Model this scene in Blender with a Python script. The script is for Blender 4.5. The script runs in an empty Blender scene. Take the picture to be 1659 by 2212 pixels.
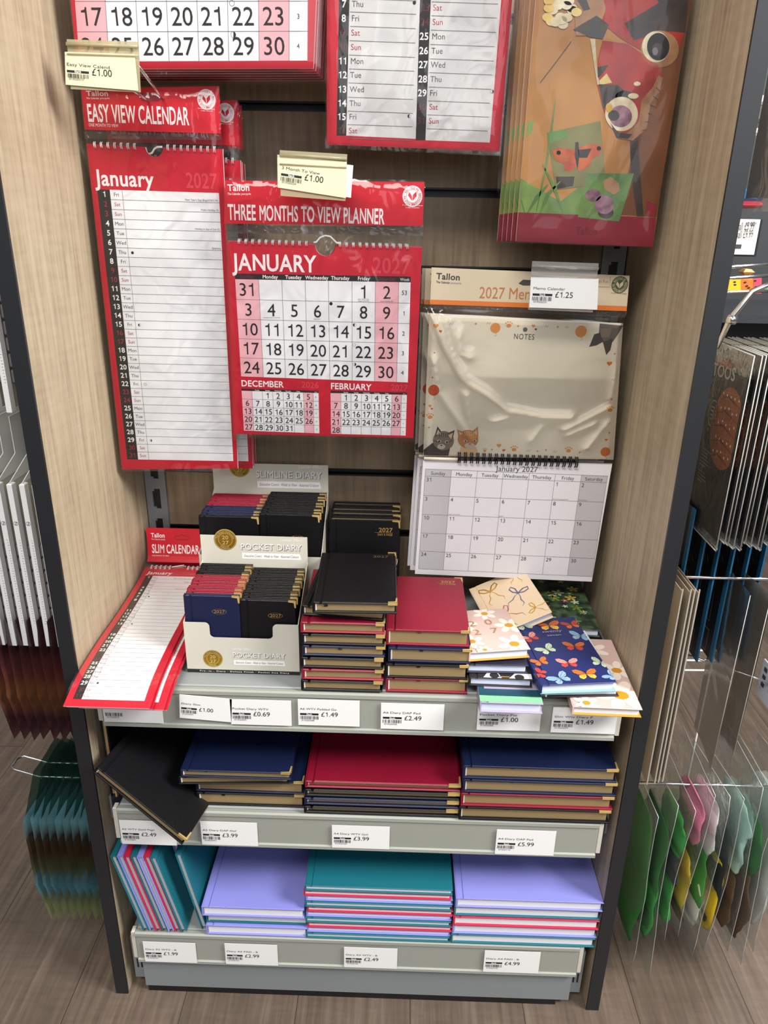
import bpy, math, random
import numpy as np
from mathutils import Vector, Matrix, noise
S = bpy.context.scene
COL = S.collection
random.seed(4)
# ---------------------------------------------------------------- camera
CAM = np.array([0.04301, -1.09527, 1.12060])
YAW, PITCH, ROLL, FPX = -0.01758581, 0.37595877, -0.01838753, 1607.405
def cam_axes():
    cy, sy = math.cos(YAW), math.sin(YAW)
    f = np.array([sy*math.cos(PITCH), cy*math.cos(PITCH), -math.sin(PITCH)])
    r = np.array([cy, -sy, 0.0]); d = np.cross(f, r)
    cr, sr = math.cos(ROLL), math.sin(ROLL)
    return cr*r + sr*d, -sr*r + cr*d, f
CR, CD, CF = cam_axes()
cam_data = bpy.data.cameras.new('camera')
cam_data.sensor_fit = 'HORIZONTAL'; cam_data.sensor_width = 36.0
cam_data.lens = FPX/1659*36.0
cam_data.clip_start = 0.02; cam_data.clip_end = 50
cam = bpy.data.objects.new('camera', cam_data); COL.objects.link(cam)
m = Matrix.Identity(4)
for i in range(3):
    m[i][0] = CR[i]; m[i][1] = -CD[i]; m[i][2] = -CF[i]; m[i][3] = CAM[i]
cam.matrix_world = m
S.camera = cam
# ---------------------------------------------------------------- light
S.view_settings.view_transform = 'Standard'; S.view_settings.look = 'None'
S.view_settings.gamma = 1.0; S.view_settings.use_curve_mapping = False
S.view_settings.exposure = 0.20
S.cycles.transparent_max_bounces = 24
w = bpy.data.worlds.new('shop_ambient'); S.world = w; w.use_nodes = True
w.node_tree.nodes['Background'].inputs[0].default_value = (0.93, 0.96, 1.0, 1)
w.node_tree.nodes['Background'].inputs[1].default_value = 0.17
def area(name, loc, target, sx, sy, power, color):
    l = bpy.data.lights.new(name, 'AREA'); l.shape = 'RECTANGLE'; l.size = sx; l.size_y = sy
    l.energy = power; l.color = color
    o = bpy.data.objects.new(name, l); COL.objects.link(o); o.location = loc
    o.rotation_euler = (Vector(target) - Vector(loc)).to_track_quat('-Z', 'Y').to_euler()
    return o
area('ceiling_panel_light', (1.9, -1.1, 2.25), (-0.2, -0.2, 0.9), 0.9, 0.9, 88, (1.0, 0.97, 0.92))
area('ceiling_panel_light', (-0.4, -1.8, 2.75), (0.0, -0.15, 0.7), 1.2, 0.6, 44, (1.0, 0.96, 0.90))
area('shop_window_light', (1.0, -3.6, 2.0), (0.1, 0, 0.6), 2.4, 1.4, 30, (0.90, 0.95, 1.0))
area('aisle_area_light', (-1.5, -0.7, 2.75), (-0.5, -0.2, 0.3), 1.2, 0.6, 9, (1.0, 0.95, 0.88))  # added fill lamp, brightens the goods that the left panel shades
area('aisle_area_light', (1.9, 0.7, 2.75), (1.3, 0.5, 0), 1.2, 0.6, 30, (1.0, 0.98, 0.95))

# ---------------------------------------------------------------- helpers
def ray(px, py):
    return (px-829.5)/FPX*CR + (py-1106.0)/FPX*CD + CF
def atY(px, py, y):
    d = ray(px, py); return CAM + (y-CAM[1])/d[1]*d
def atZ(px, py, z):
    d = ray(px, py); return CAM + (z-CAM[2])/d[2]*d
def atX(px, py, x):
    d = ray(px, py); return CAM + (x-CAM[0])/d[0]*d
def s2l(c):
    c = c/255.0
    return c/12.92 if c <= 0.04045 else ((c+0.055)/1.055)**2.4
def hexc(h):
    return (s2l(int(h[0:2], 16)), s2l(int(h[2:4], 16)), s2l(int(h[4:6], 16)), 1)
MATS = {}
def mat(name, h=None, rough=0.5, metal=0.0, spec=0.5, bump=0, bscale=400, coat=0):
    if name in MATS: return MATS[name]
    m = bpy.data.materials.new(name); m.use_nodes = True
    b = m.node_tree.nodes['Principled BSDF']
    if h: b.inputs['Base Color'].default_value = hexc(h)
    b.inputs['Roughness'].default_value = rough; b.inputs['Metallic'].default_value = metal
    b.inputs['Specular IOR Level'].default_value = spec
    if coat: b.inputs['Coat Weight'].default_value = coat; b.inputs['Coat Roughness'].default_value = 0.15
    if bump:
        N = m.node_tree.nodes; L = m.node_tree.links
        tc = N.new('ShaderNodeTexCoord'); t = N.new('ShaderNodeTexNoise'); t.inputs['Scale'].default_value = bscale
        bp = N.new('ShaderNodeBump'); bp.inputs['Strength'].default_value = bump; bp.inputs['Distance'].default_value = 0.001
        L.new(tc.outputs['Object'], t.inputs['Vector']); L.new(t.outputs['Fac'], bp.inputs['Height']); L.new(bp.outputs['Normal'], b.inputs['Normal'])
    MATS[name] = m
    return m
def wood(name, stops, axis, stretch, scale, rough=0.5, plank=None, fine=0.35, dist=1.2):
    m = bpy.data.materials.new(name); m.use_nodes = True; MATS[name] = m
    N = m.node_tree.nodes; L = m.node_tree.links; b = N['Principled BSDF']
    b.inputs['Roughness'].default_value = rough
    tc = N.new('ShaderNodeTexCoord'); mp = N.new('ShaderNodeMapping')
    sc = [1, 1, 1]; sc[axis] = stretch
    mp.inputs['Scale'].default_value = sc
    src = tc.outputs['Object']
    br = None
    if plank:
        br = N.new('ShaderNodeTexBrick'); br.offset = 0.37; br.squash = 1
        br.inputs['Scale'].default_value = 1; br.inputs['Brick Width'].default_value = plank[0]; br.inputs['Row Height'].default_value = plank[1]
        br.inputs['Mortar Size'].default_value = 0.0007; br.inputs['Color1'].default_value = (0, 0, 0, 1); br.inputs['Color2'].default_value = (1, 1, 1, 1)
        br.inputs['Mortar'].default_value = (0.5, 0.5, 0.5, 1)
        mb = N.new('ShaderNodeMapping'); mb.inputs['Rotation'].default_value = (0, 0, math.pi/2); mb.inputs['Location'].default_value = plank[2]
        L.new(src, mb.inputs['Vector']); L.new(mb.outputs['Vector'], br.inputs['Vector'])
        ad = N.new('ShaderNodeVectorMath'); ad.operation = 'MULTIPLY_ADD'
        ad.inputs[1].default_value = (3.1, 7.7, 5.3)
        L.new(br.outputs['Color'], ad.inputs[0]); L.new(src, ad.inputs[2])
        src = ad.outputs['Vector']
    L.new(src, mp.inputs['Vector'])
    n1 = N.new('ShaderNodeTexNoise'); n1.inputs['Scale'].default_value = scale; n1.inputs['Detail'].default_value = 6; n1.inputs['Roughness'].default_value = 0.6
    n1.inputs['Distortion'].default_value = dist
    L.new(mp.outputs['Vector'], n1.inputs['Vector'])
    n2 = N.new('ShaderNodeTexNoise'); n2.inputs['Scale'].default_value = scale*9; n2.inputs['Detail'].default_value = 4; n2.inputs['Distortion'].default_value = 0.3
    L.new(mp.outputs['Vector'], n2.inputs['Vector'])
    mx = N.new('ShaderNodeMix'); mx.data_type = 'FLOAT'; mx.inputs[0].default_value = fine
    L.new(n1.outputs['Fac'], mx.inputs[2]); L.new(n2.outputs['Fac'], mx.inputs[3])
    cr = N.new('ShaderNodeValToRGB'); el = cr.color_ramp.elements
    while len(el) < len(stops): el.new(0.5)
    for e, (p, h) in zip(el, stops): e.position = p; e.color = hexc(h)
    m3 = N.new('ShaderNodeMapping'); s3 = [1, 1, 1]; s3[axis] = 6.0; m3.inputs['Scale'].default_value = s3; L.new(src, m3.inputs['Vector'])
    n3 = N.new('ShaderNodeTexNoise'); n3.inputs['Scale'].default_value = 22; n3.inputs['Detail'].default_value = 3; L.new(m3.outputs['Vector'], n3.inputs['Vector'])
    mz = N.new('ShaderNodeMix'); mz.data_type = 'FLOAT'; mz.inputs[0].default_value = 0.14; L.new(mx.outputs[0], mz.inputs[2]); L.new(n3.outputs['Fac'], mz.inputs[3])
    L.new(mz.outputs[0], cr.inputs['Fac'])
    col = cr.outputs['Color']
    if br:
        hv = N.new('ShaderNodeHueSaturation')
        vm = N.new('ShaderNodeMapRange'); vm.inputs[3].default_value = 0.85; vm.inputs[4].default_value = 1.12
        L.new(br.outputs['Color'], vm.inputs[0]); L.new(vm.outputs[0], hv.inputs['Value']); L.new(col, hv.inputs['Color'])
        m2 = N.new('ShaderNodeMix'); m2.data_type = 'RGBA'; m2.inputs[7].default_value = hexc('3a302a')
        L.new(br.outputs['Fac'], m2.inputs[0]); L.new(hv.outputs['Color'], m2.inputs[6]); col = m2.outputs[2]
    L.new(col, b.inputs['Base Color'])
    bp = N.new('ShaderNodeBump'); bp.inputs['Strength'].default_value = 0.25; bp.inputs['Distance'].default_value = 0.0006
    L.new(n2.outputs['Fac'], bp.inputs['Height']); L.new(bp.outputs['Normal'], b.inputs['Normal'])
    return m
def film_mat(name, tint='ffffff', rough=0.09, base=0.012, gain=0.62, bump=0.35, bscale=30, stretch=(1, 1, 1), opaque=0.0, body='dfe6ea'):
    """clear plastic: mostly see-through with glossy reflections, a little milky body"""
    m = bpy.data.materials.new(name); m.use_nodes = True; MATS[name] = m
    N = m.node_tree.nodes; L = m.node_tree.links
    N.remove(N['Principled BSDF']); out = N['Material Output']
    tr = N.new('ShaderNodeBsdfTransparent'); tr.inputs[0].default_value = hexc(tint)
    gl = N.new('ShaderNodeBsdfGlossy'); gl.inputs['Roughness'].default_value = rough
    df = N.new('ShaderNodeBsdfDiffuse'); df.inputs[0].default_value = hexc(body)
    tc = N.new('ShaderNodeTexCoord'); mp = N.new('ShaderNodeMapping'); mp.inputs['Scale'].default_value = stretch
    n = N.new('ShaderNodeTexNoise'); n.inputs['Scale'].default_value = bscale; n.inputs['Detail'].default_value = 2; n.inputs['Distortion'].default_value = 1.5
    bp = N.new('ShaderNodeBump'); bp.inputs['Strength'].default_value = bump; bp.inputs['Distance'].default_value = 0.006
    L.new(tc.outputs['Object'], mp.inputs[0]); L.new(mp.outputs[0], n.inputs['Vector']); L.new(n.outputs['Fac'], bp.inputs['Height'])
    L.new(bp.outputs['Normal'], gl.inputs['Normal'])
    fr = N.new('ShaderNodeFresnel'); fr.inputs['IOR'].default_value = 1.4; L.new(bp.outputs['Normal'], fr.inputs['Normal'])
    ma = N.new('ShaderNodeMath'); ma.operation = 'MULTIPLY_ADD'; ma.inputs[1].default_value = gain; ma.inputs[2].default_value = base; ma.use_clamp = True
    L.new(fr.outputs[0], ma.inputs[0])
    m1 = N.new('ShaderNodeMixShader'); m1.inputs[0].default_value = opaque
    L.new(tr.outputs[0], m1.inputs[1]); L.new(df.outputs[0], m1.inputs[2])
    m2 = N.new('ShaderNodeMixShader'); L.new(ma.outputs[0], m2.inputs[0]); L.new(m1.outputs[0], m2.inputs[1]); L.new(gl.outputs[0], m2.inputs[2])
    L.new(m2.outputs[0], out.inputs[0])
    return m

# ---- glyph shapes of the built-in font, taken once per character
GL = {}
def glyph(ch, bold=False):
    k = (ch, bold)
    if k in GL: return GL[k]
    if ch == '1':   # a one with a flag, as printed on calendars
        w_ = 0.115 if bold else 0.082; x1 = 0.36
        t = 0.70
        vs = [(x1-w_, 0), (x1, 0), (x1, t), (x1-w_*0.75, t), (x1-w_, t-0.09), (x1-w_-0.17, t-0.135), (x1-w_-0.17, t-0.2), (x1-w_, t-0.2)]
        GL[k] = (vs, [(0, 1, 2, 3, 4, 7), (4, 5, 6, 7)], 0.53)
        return GL[k]
    def mk(body):
        c = bpy.data.curves.new('g', 'FONT'); c.body = body; c.resolution_u = 3; c.size = 1
        if bold and body.strip('|') not in ('M', 'W', 'N', 'm', 'w'): c.offset = 0.02
        o = bpy.data.objects.new('g', c); COL.objects.link(o)
        dg = bpy.context.evaluated_depsgraph_get(); me = o.evaluated_get(dg).to_mesh()
        vs = [(v.co.x, v.co.y) for v in me.vertices]; fs = [tuple(p.vertices) for p in me.polygons]
        o.evaluated_get(dg).to_mesh_clear(); bpy.data.objects.remove(o); bpy.data.curves.remove(c)
        return vs, fs
    vs, fs = mk(ch) if ch != ' ' else ([], [])
    a = mk('|'+ch+'|')[0]; b = mk('||')[0]
    adv = (max(v[0] for v in a)-min(v[0] for v in a)) - (max(v[0] for v in b)-min(v[0] for v in b))
    if bold and ch in 'MWNmw':   # these letters are thickened by a second, shifted copy
        n0 = len(vs); fs = fs+[tuple(k+n0 for k in f) for f in fs]+[tuple(k+2*n0 for k in f) for f in fs]; vs = vs+[(x+0.02, y) for x, y in vs]+[(x+0.04, y) for x, y in vs]; adv += 0.02
    if bold: adv += 0.02
    GL[k] = (vs, fs, adv)
    return GL[k]
CAPH = max(v[1] for v in glyph('H')[0])

class MB:
    """collects faces with materials and links them as one mesh object"""
    def __init__(s): s.v = []; s.f = []; s.m = []; s.sm = []; s.names = []
    def mi(s, name):
        if name not in s.names: s.names.append(name)
        return s.names.index(name)
    def add(s, verts, faces, mname, smooth=False):
        o = len(s.v); s.v += [tuple(map(float, v)) for v in verts]; i = s.mi(mname)
        for f in faces: s.f.append(tuple(o+k for k in f)); s.m.append(i); s.sm.append(smooth)
    def box(s, a, b, mname, ch=0.0, M=None):
        x0, y0, z0 = a; x1, y1, z1 = b
        if ch <= 0:
            v = [(x0,y0,z0),(x1,y0,z0),(x1,y1,z0),(x0,y1,z0),(x0,y0,z1),(x1,y0,z1),(x1,y1,z1),(x0,y1,z1)]
            f = [(3,2,1,0),(4,5,6,7),(0,1,5,4),(1,2,6,5),(2,3,7,6),(3,0,4,7)]
        else:
            def ringp(d, z): return [(x0+d,y0+d,z),(x1-d,y0+d,z),(x1-d,y1-d,z),(x0+d,y1-d,z)]
            v = ringp(ch, z0)+ringp(0, z0+ch)+ringp(0, z1-ch)+ringp(ch, z1)
            f = [(3,2,1,0),(12,13,14,15)]
            for r in range(3):
                for k in range(4):
                    n = (k+1) % 4; f.append((r*4+k, r*4+n, r*4+4+n, r*4+4+k))
        if M is not None: v = [tuple(M @ Vector(p)) for p in v]
        s.add(v, f, mname)
    def prism(s, pts, d, mname, side=None):
        """pts: 3d polygon ccw seen from the front; d: vector from front to back"""
        n = len(pts); P = [tuple(p) for p in pts]; Q = [tuple(p[i]+d[i] for i in range(3)) for p in P]
        s.add(P, [tuple(range(n))], mname)
        s.add(Q, [tuple(reversed(range(n)))], side or mname)
        s.add(P+Q, [(k, n+k, n+(k+1) % n, (k+1) % n) for k in range(n)], side or mname)
    def tube(s, pts, r, mname, seg=8, closed=False):
        pts = [Vector(p) for p in pts]; n = len(pts); rings = []; up = None
        for i, p in enumerate(pts):
            a = pts[i-1] if (i > 0 or closed) else p; b = pts[(i+1) % n] if (i < n-1 or closed) else p
            t = (b-a).normalized()
            if up is None:
                up = t.orthogonal().normalized()
            else:
                up = (up - t*up.dot(t)).normalized()
            q = t.cross(up)
            rings += [p + r*(math.cos(2*math.pi*k/seg)*up + math.sin(2*math.pi*k/seg)*q) for k in range(seg)]
        f = []
        for i in range(n if closed else n-1):
            for k in range(seg):
                a = i*seg+k; b = i*seg+(k+1) % seg; j = ((i+1) % n)*seg
                f.append((a, b, j+(k+1) % seg, j+k))
        if not closed: f += [tuple(reversed(range(seg))), tuple((n-1)*seg+k for k in range(seg))]
        s.add(rings, f, mname, True)
    def grid(s, fn, nu, nv, mname, smooth=True, mfn=None):
        o = len(s.v); s.v += [tuple(map(float, fn(i/nu, j/nv))) for j in range(nv+1) for i in range(nu+1)]
        for j in range(nv):
            for i in range(nu):
                a = o+j*(nu+1)+i
                s.f.append((a, a+1, a+nu+2, a+nu+1)); s.m.append(s.mi(mfn((i+.5)/nu, (j+.5)/nv) if mfn else mname)); s.sm.append(smooth)
    def mesh(s, name):
        me = bpy.data.meshes.new(name); me.from_pydata(s.v, [], s.f)
        for n in s.names: me.materials.append(MATS[n])
        me.polygons.foreach_set('material_index', s.m); me.polygons.foreach_set('use_smooth', s.sm)
        me.update(); return me
    def build(s, name, parent=None, world=False, loc=None):
        if world and parent is not None:
            l = parent.location; s.v = [(x-l.x, y-l.y, z-l.z) for x, y, z in s.v]
        if loc is not None:
            s.v = [(x-loc[0], y-loc[1], z-loc[2]) for x, y, z in s.v]
        o = bpy.data.objects.new(name, s.mesh(name)); COL.objects.link(o)
        if parent is not None: o.parent = parent
        if loc is not None: o.location = loc
        return o
LAY = 0.00014
class Art:
    """prints flat shapes and lettering; fn maps (u, v, height above paper) to 3d"""
    def __init__(s, mb, fn): s.b = mb; s.fn = fn
    def poly(s, pts, mname, lay=1):
        s.b.add([s.fn(u, v, lay*LAY) for u, v in pts], [tuple(range(len(pts)))], mname)
    def rect(s, u0, v0, u1, v1, mname, lay=1, nu=1, nv=1):
        fn = lambda a, c: s.fn(u0+(u1-u0)*a, v0+(v1-v0)*c, lay*LAY)
        s.b.grid(fn, nu, nv, mname, False)
    def disc(s, u, v, r, mname, lay=1, n=24, ry=None, a0=0, a1=2*math.pi):
        ry = ry or r
        s.poly([(u+r*math.cos(a0+(a1-a0)*k/n), v+ry*math.sin(a0+(a1-a0)*k/n)) for k in range(n)], mname, lay)
    def ring(s, u, v, r0, r1, mname, lay=1, n=28, ry=1.0):
        vs = [s.fn(u+r*math.cos(2*math.pi*k/n), v+ry*r*math.sin(2*math.pi*k/n), lay*LAY) for r in (r0, r1) for k in range(n)]
        s.b.add(vs, [(k, n+k, n+(k+1) % n, (k+1) % n) for k in range(n)], mname)
    def line(s, pts, wd, mname, lay=1, taper=False):
        P = [np.array(p, float) for p in pts]; n = len(P); L = []; R_ = []
        for i in range(n):
            t = P[min(i+1, n-1)]-P[max(i-1, 0)]; t = t/(np.linalg.norm(t)+1e-12); q = np.array([-t[1], t[0]])
            ww = wd*(1-0.75*abs(2*i/(n-1)-1)) if taper and n > 1 else wd
            L.append(P[i]+q*ww/2); R_.append(P[i]-q*ww/2)
        vs = [s.fn(p[0], p[1], lay*LAY) for p in R_+L]
        s.b.add(vs, [(i, i+1, n+i+1, n+i) for i in range(n-1)], mname)
    def width(s, txt, cap, xs=1.0, bold=False):
        return sum(glyph(c, bold)[2] for c in txt)*cap/CAPH*xs
    def text(s, txt, u, v, cap, mname, lay=2, al='c', xs=1.0, bold=False, shear=0.0, dirv=(1, 0), space=0.0):
        k = cap/CAPH; W = sum(glyph(c, bold)[2]+space for c in txt)*k*xs
        off = {'l': 0, 'c': -W/2, 'r': -W}[al]; dx, dy = dirv
        x = off
        for c in txt:
            vs, fs, adv = glyph(c, bold)
            if vs:
                pts = []
                for gx, gy in vs:
                    a = x+gx*k*xs+shear*gy*k; b = gy*k
                    pts.append(s.fn(u+a*dx-b*dy, v+a*dy+b*dx, lay*LAY))
                s.b.add(pts, fs, mname)
            x += (adv+space)*k*xs
    def fit(s, txt, pL, pR, cap, mname, lay=2, bold=False, shear=0.0, space=0.0):
        d = np.array(pR, float)-np.array(pL, float); W = np.linalg.norm(d); d /= W
        nat = sum(glyph(c, bold)[2]+space for c in txt)*cap/CAPH
        s.text(txt, pL[0], pL[1], cap, mname, lay, 'l', W/nat, bold, shear, tuple(d), space)
    def arc(s, txt, u, v, r, cap, mname, lay=2, mid=90, bold=True, xs=1.0, inward=False):
        k = cap/CAPH; W = sum(glyph(c, bold)[2] for c in txt)*k*xs; sg = 1 if inward else -1
        a = math.radians(mid)-sg*W/2/r
        for c in txt:
            vs, fs, adv = glyph(c, bold); da = adv*k*xs/r
            am = a+sg*da/2; cu, cv = u+r*math.cos(am), v+r*math.sin(am)
            dx, dy = (-math.sin(am)*sg, math.cos(am)*sg)
            if vs:
                pts = []
                for gx, gy in vs:
                    p = (gx-adv/2)*k*xs; q = gy*k
                    pts.append(s.fn(cu+p*dx-q*dy, cv+p*dy+q*dx, lay*LAY))
                s.b.add(pts, fs, mname)
            a += sg*da

def thing(name, label, cat, loc=(0, 0, 0), group=None):
    o = bpy.data.objects.new(name, None); COL.objects.link(o); o.location = loc
    o.empty_display_size = 0.05
    o['label'] = label; o['category'] = cat
    if group: o['group'] = group
    return o
def tag(o, label, cat, group=None):
    o['label'] = label; o['category'] = cat
    if group: o['group'] = group
    return o
def dup(root, loc, label, group=None):
    r = root.copy(); COL.objects.link(r); r.location = loc; r['label'] = label
    if group: r['group'] = group
    for ch in list(root.children):
        c = ch.copy(); COL.objects.link(c); c.parent = r
        for g in list(ch.children):
            d = g.copy(); COL.objects.link(d); d.parent = c
    return r
def frame(o, org, ex, ey, ez):
    m = Matrix.Identity(4)
    for i in range(3):
        m[i][0] = ex[i]; m[i][1] = ey[i]; m[i][2] = ez[i]; m[i][3] = org[i]
    o.matrix_world = m

# ---------------------------------------------------------------- materials
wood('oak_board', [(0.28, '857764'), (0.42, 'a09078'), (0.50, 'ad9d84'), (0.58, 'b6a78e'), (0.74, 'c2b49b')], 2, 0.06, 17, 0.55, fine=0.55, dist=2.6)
wood('oak_board_shaded', [(0.28, '675643'), (0.42, '7d6a54'), (0.50, '89765e'), (0.60, '927f66'), (0.75, '9f8c72')], 2, 0.06, 17, 0.55, fine=0.55, dist=2.2)  # same oak as the sides, browner, with the back's shade put into the colour
wood('floor_laminate', [(0.26, '453a31'), (0.42, '5c4f45'), (0.52, '685a4f'), (0.62, '75675b'), (0.80, '8f8072')], 1, 0.05, 17, 0.42, plank=(1.25, 0.173, (0.249, 0.09, 0)), fine=0.5, dist=2.2)
mat('black_edge', '1c1e22', 0.45); mat('slot_black', '0d0d0e', 0.5)
mat('shelf_grey', '8c9192', 0.42); mat('rail_grey', '989b93', 0.45); mat('base_grey', '83888b', 0.45); mat('post_grey', '7b7f82', 0.4, 0.3)
mat('end_cap', 'c9c5b8', 0.5); mat('gap_shadow_black', '0b0b0c', 0.6)
mat('paper', 'f2f2f4', 0.7); mat('paper_grey', 'dcdad9', 0.7); mat('ink', '17171a', 0.6); mat('ink_soft', '3c3c42', 0.6); mat('line_grey', '76767c', 0.7)
mat('red', 'd0142a', 0.45); mat('red_page', 'c8142e', 0.5); mat('red_ink', 'a8303c', 0.6); mat('red_faint', 'd8404f', 0.5); mat('dark_red_ink', '6e2226', 0.6)
mat('pink_cell', 'f2b8c0', 0.7); mat('white_ink', 'f6f2f2', 0.6); mat('strip_black', '22211f', 0.6); mat('maroon_band', '8a1c2e', 0.5)
mat('ticket_white', 'eeeeee', 0.6); mat('ticket_cream', 'ddd8b6', 0.6)
mat('chrome', 'd9d9db', 0.18, 1.0); mat('wire_white', 'e9e6e2', 0.3); mat('wire_black', '1a1a1c', 0.35, 0.4)
mat('leather_black', '0d0d10', 0.42, spec=0.3, bump=0.25, bscale=900); mat('leather_navy', '121a3c', 0.45, spec=0.4, bump=0.25, bscale=900)
mat('leather_maroon', '86122c', 0.42, spec=0.45, bump=0.25, bscale=900)
mat('leather_deepnavy', '101a3a', 0.45, spec=0.4, bump=0.25, bscale=900); mat('leather_deepmaroon', '7a0e28', 0.42, spec=0.45, bump=0.2, bscale=900)
mat('gilt', 'a68f68', 0.45, 0.35); mat('gold', 'f0cf86', 0.3, 0.55); mat('gold_ink', 'c9a45a', 0.35, 0.6); mat('head_band', 'd7d2c6', 0.7)
mat('cloth_teal', '086676', 0.6, bump=0.2, bscale=1200); mat('cloth_lilac', '8688d6', 0.6, bump=0.2, bscale=1200); mat('cloth_red', 'c0153f', 0.6, bump=0.2, bscale=1200)
mat('page_white', 'e4e3ea', 0.75); mat('page_blue', 'd5dbf2', 0.75)
mat('carton', 'cfccbe', 0.55); mat('carton_in', 'bdbbb0', 0.65); mat('carton_shadow_ink', '77766e', 0.6)
mat('seal_gold', 'b8912a', 0.3, 0.7); mat('seal_dark', '4c3a10', 0.35, 0.6); mat('seal_light', 'ecd68c', 0.3, 0.5)
film_mat('sleeve', bump=0.5, bscale=26, stretch=(1.0, 1, 0.6)); film_mat('sleeve_photo', rough=0.07, base=0.0, gain=0.5, bump=0.4, bscale=16, stretch=(1, 1, 0.5)); film_mat('sleeve_memo', rough=0.08, base=0.012, gain=1.0, bump=0.12, bscale=12); film_mat('sleeve_faint', rough=0.16, base=0.0, gain=0.22, bump=0.2, bscale=20); film_mat('sleeve_soft', bump=0.28, bscale=14, stretch=(1, 1, 0.5))
film_mat('holder_clear', rough=0.12, bump=0.0, opaque=0.25, body='cfccc6'); film_mat('holder_yellow', tint='efead2', rough=0.15, bump=0.0, opaque=0.45, body='cfc8a8')
film_mat('seam', rough=0.2, bump=0.6, bscale=60, opaque=0.25, body='6b5f5a')

# ---------------------------------------------------------------- setting
W2 = 0.3525; TH = 0.018; FY = -0.309; H = 1.9
def struct(mb, name):
    o = mb.build(name); o['kind'] = 'structure'; return o
b = MB(); b.box((-3, -4.5, -0.05), (3.5, 3.2, 0), 'floor_laminate'); struct(b, 'floor')
mat('far_wall', '8e8b88', 0.8)
b = MB(); b.box((-3, 3.2, -0.05), (3.5, 3.25, 2.9), 'far_wall'); struct(b, 'wall_back')

# ---------------------------------------------------------------- cabinet
cab = thing('display_bay', 'wood-effect shop display bay with black-edged side panels and slotted back', 'display stand', (0, -0.15, 0))
for sx in (-1, 1):
    b = MB(); x0, x1 = sorted((sx*W2, sx*(W2+TH)))
    b.box((x0, FY+0.002, 0.0), (x1, 0.02, H), 'oak_board'); p = b.build('side_panel', cab, True)
    b = MB(); b.box((x0-0.0003, FY, 0.0), (x1+0.0003, FY+0.0035, H), 'black_edge'); e = b.build('edge_strip', p)
    e.data.transform(Matrix.Translation((0, 0.15, 0)))
b = MB()
zs = [1.2546-0.1003*k for k in range(-6, 13)]
prev = H
for z in zs:
    b.box((-W2+0.0005, 0.0, z+0.006), (W2-0.0005, 0.018, prev), 'oak_board_shaded'); prev = z-0.006
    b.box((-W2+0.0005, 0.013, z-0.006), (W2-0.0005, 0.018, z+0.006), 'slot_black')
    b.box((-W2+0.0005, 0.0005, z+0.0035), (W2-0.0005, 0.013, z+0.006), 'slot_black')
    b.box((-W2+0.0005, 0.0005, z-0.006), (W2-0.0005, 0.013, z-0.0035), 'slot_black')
b.box((-W2+0.0005, 0.0, 0.0), (W2-0.0005, 0.018, prev), 'oak_board_shaded')
b.build('slatted_back', cab, True)
for sx in (-1, 1):
    b = MB(); cx = sx*0.3345; z = 0.02
    # post face with punched slots left open
    def strip(x0, x1, z0, z1): b.box((cx+x0, -0.006, z0), (cx+x1, -0.0005, z1), 'post_grey')
    strip(-0.016, -0.006, 0.0, H); strip(0.006, 0.016, 0.0, H)
    k = 0; z = 0.02
    while z < H-0.05:
        strip(-0.006, 0.006, z, z+0.017)
        b.box((cx-0.006, -0.0025, z+0.017), (cx+0.006, -0.0005, z+0.05), 'slot_black')
        strip(-0.006, -0.002, z+0.017, z+0.020); strip(-0.006, -0.003, z+0.046, z+0.05)
        z += 0.05
    b.build('upright_post', cab, True)
b = MB()
b.box((-0.325, -0.3030, 0.0125), (0.325, -0.298, 0.0665), 'base_grey'); b.box((-0.343, -0.294, 0.018), (-0.3255, -0.05, 0.105), 'base_grey'); b.box((0.3255, -0.294, 0.018), (0.343, -0.05, 0.105), 'base_grey')
for sx in (-1, 1):
    for dx in (0.331, 0.337):
        b.box((sx*dx-0.0011, -0.2946, 0.040), (sx*dx+0.0011, -0.2938, 0.058), 'slot_black')
b.build('base_panel', cab, True)
b = MB(); b.box((-0.322, -0.3020, 0.0), (0.306, -0.29, 0.0123), 'gap_shadow_black'); b.build('gap_shadow_strip', cab, True)  # dark strip standing in for the shadowed gap below the base panel

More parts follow.
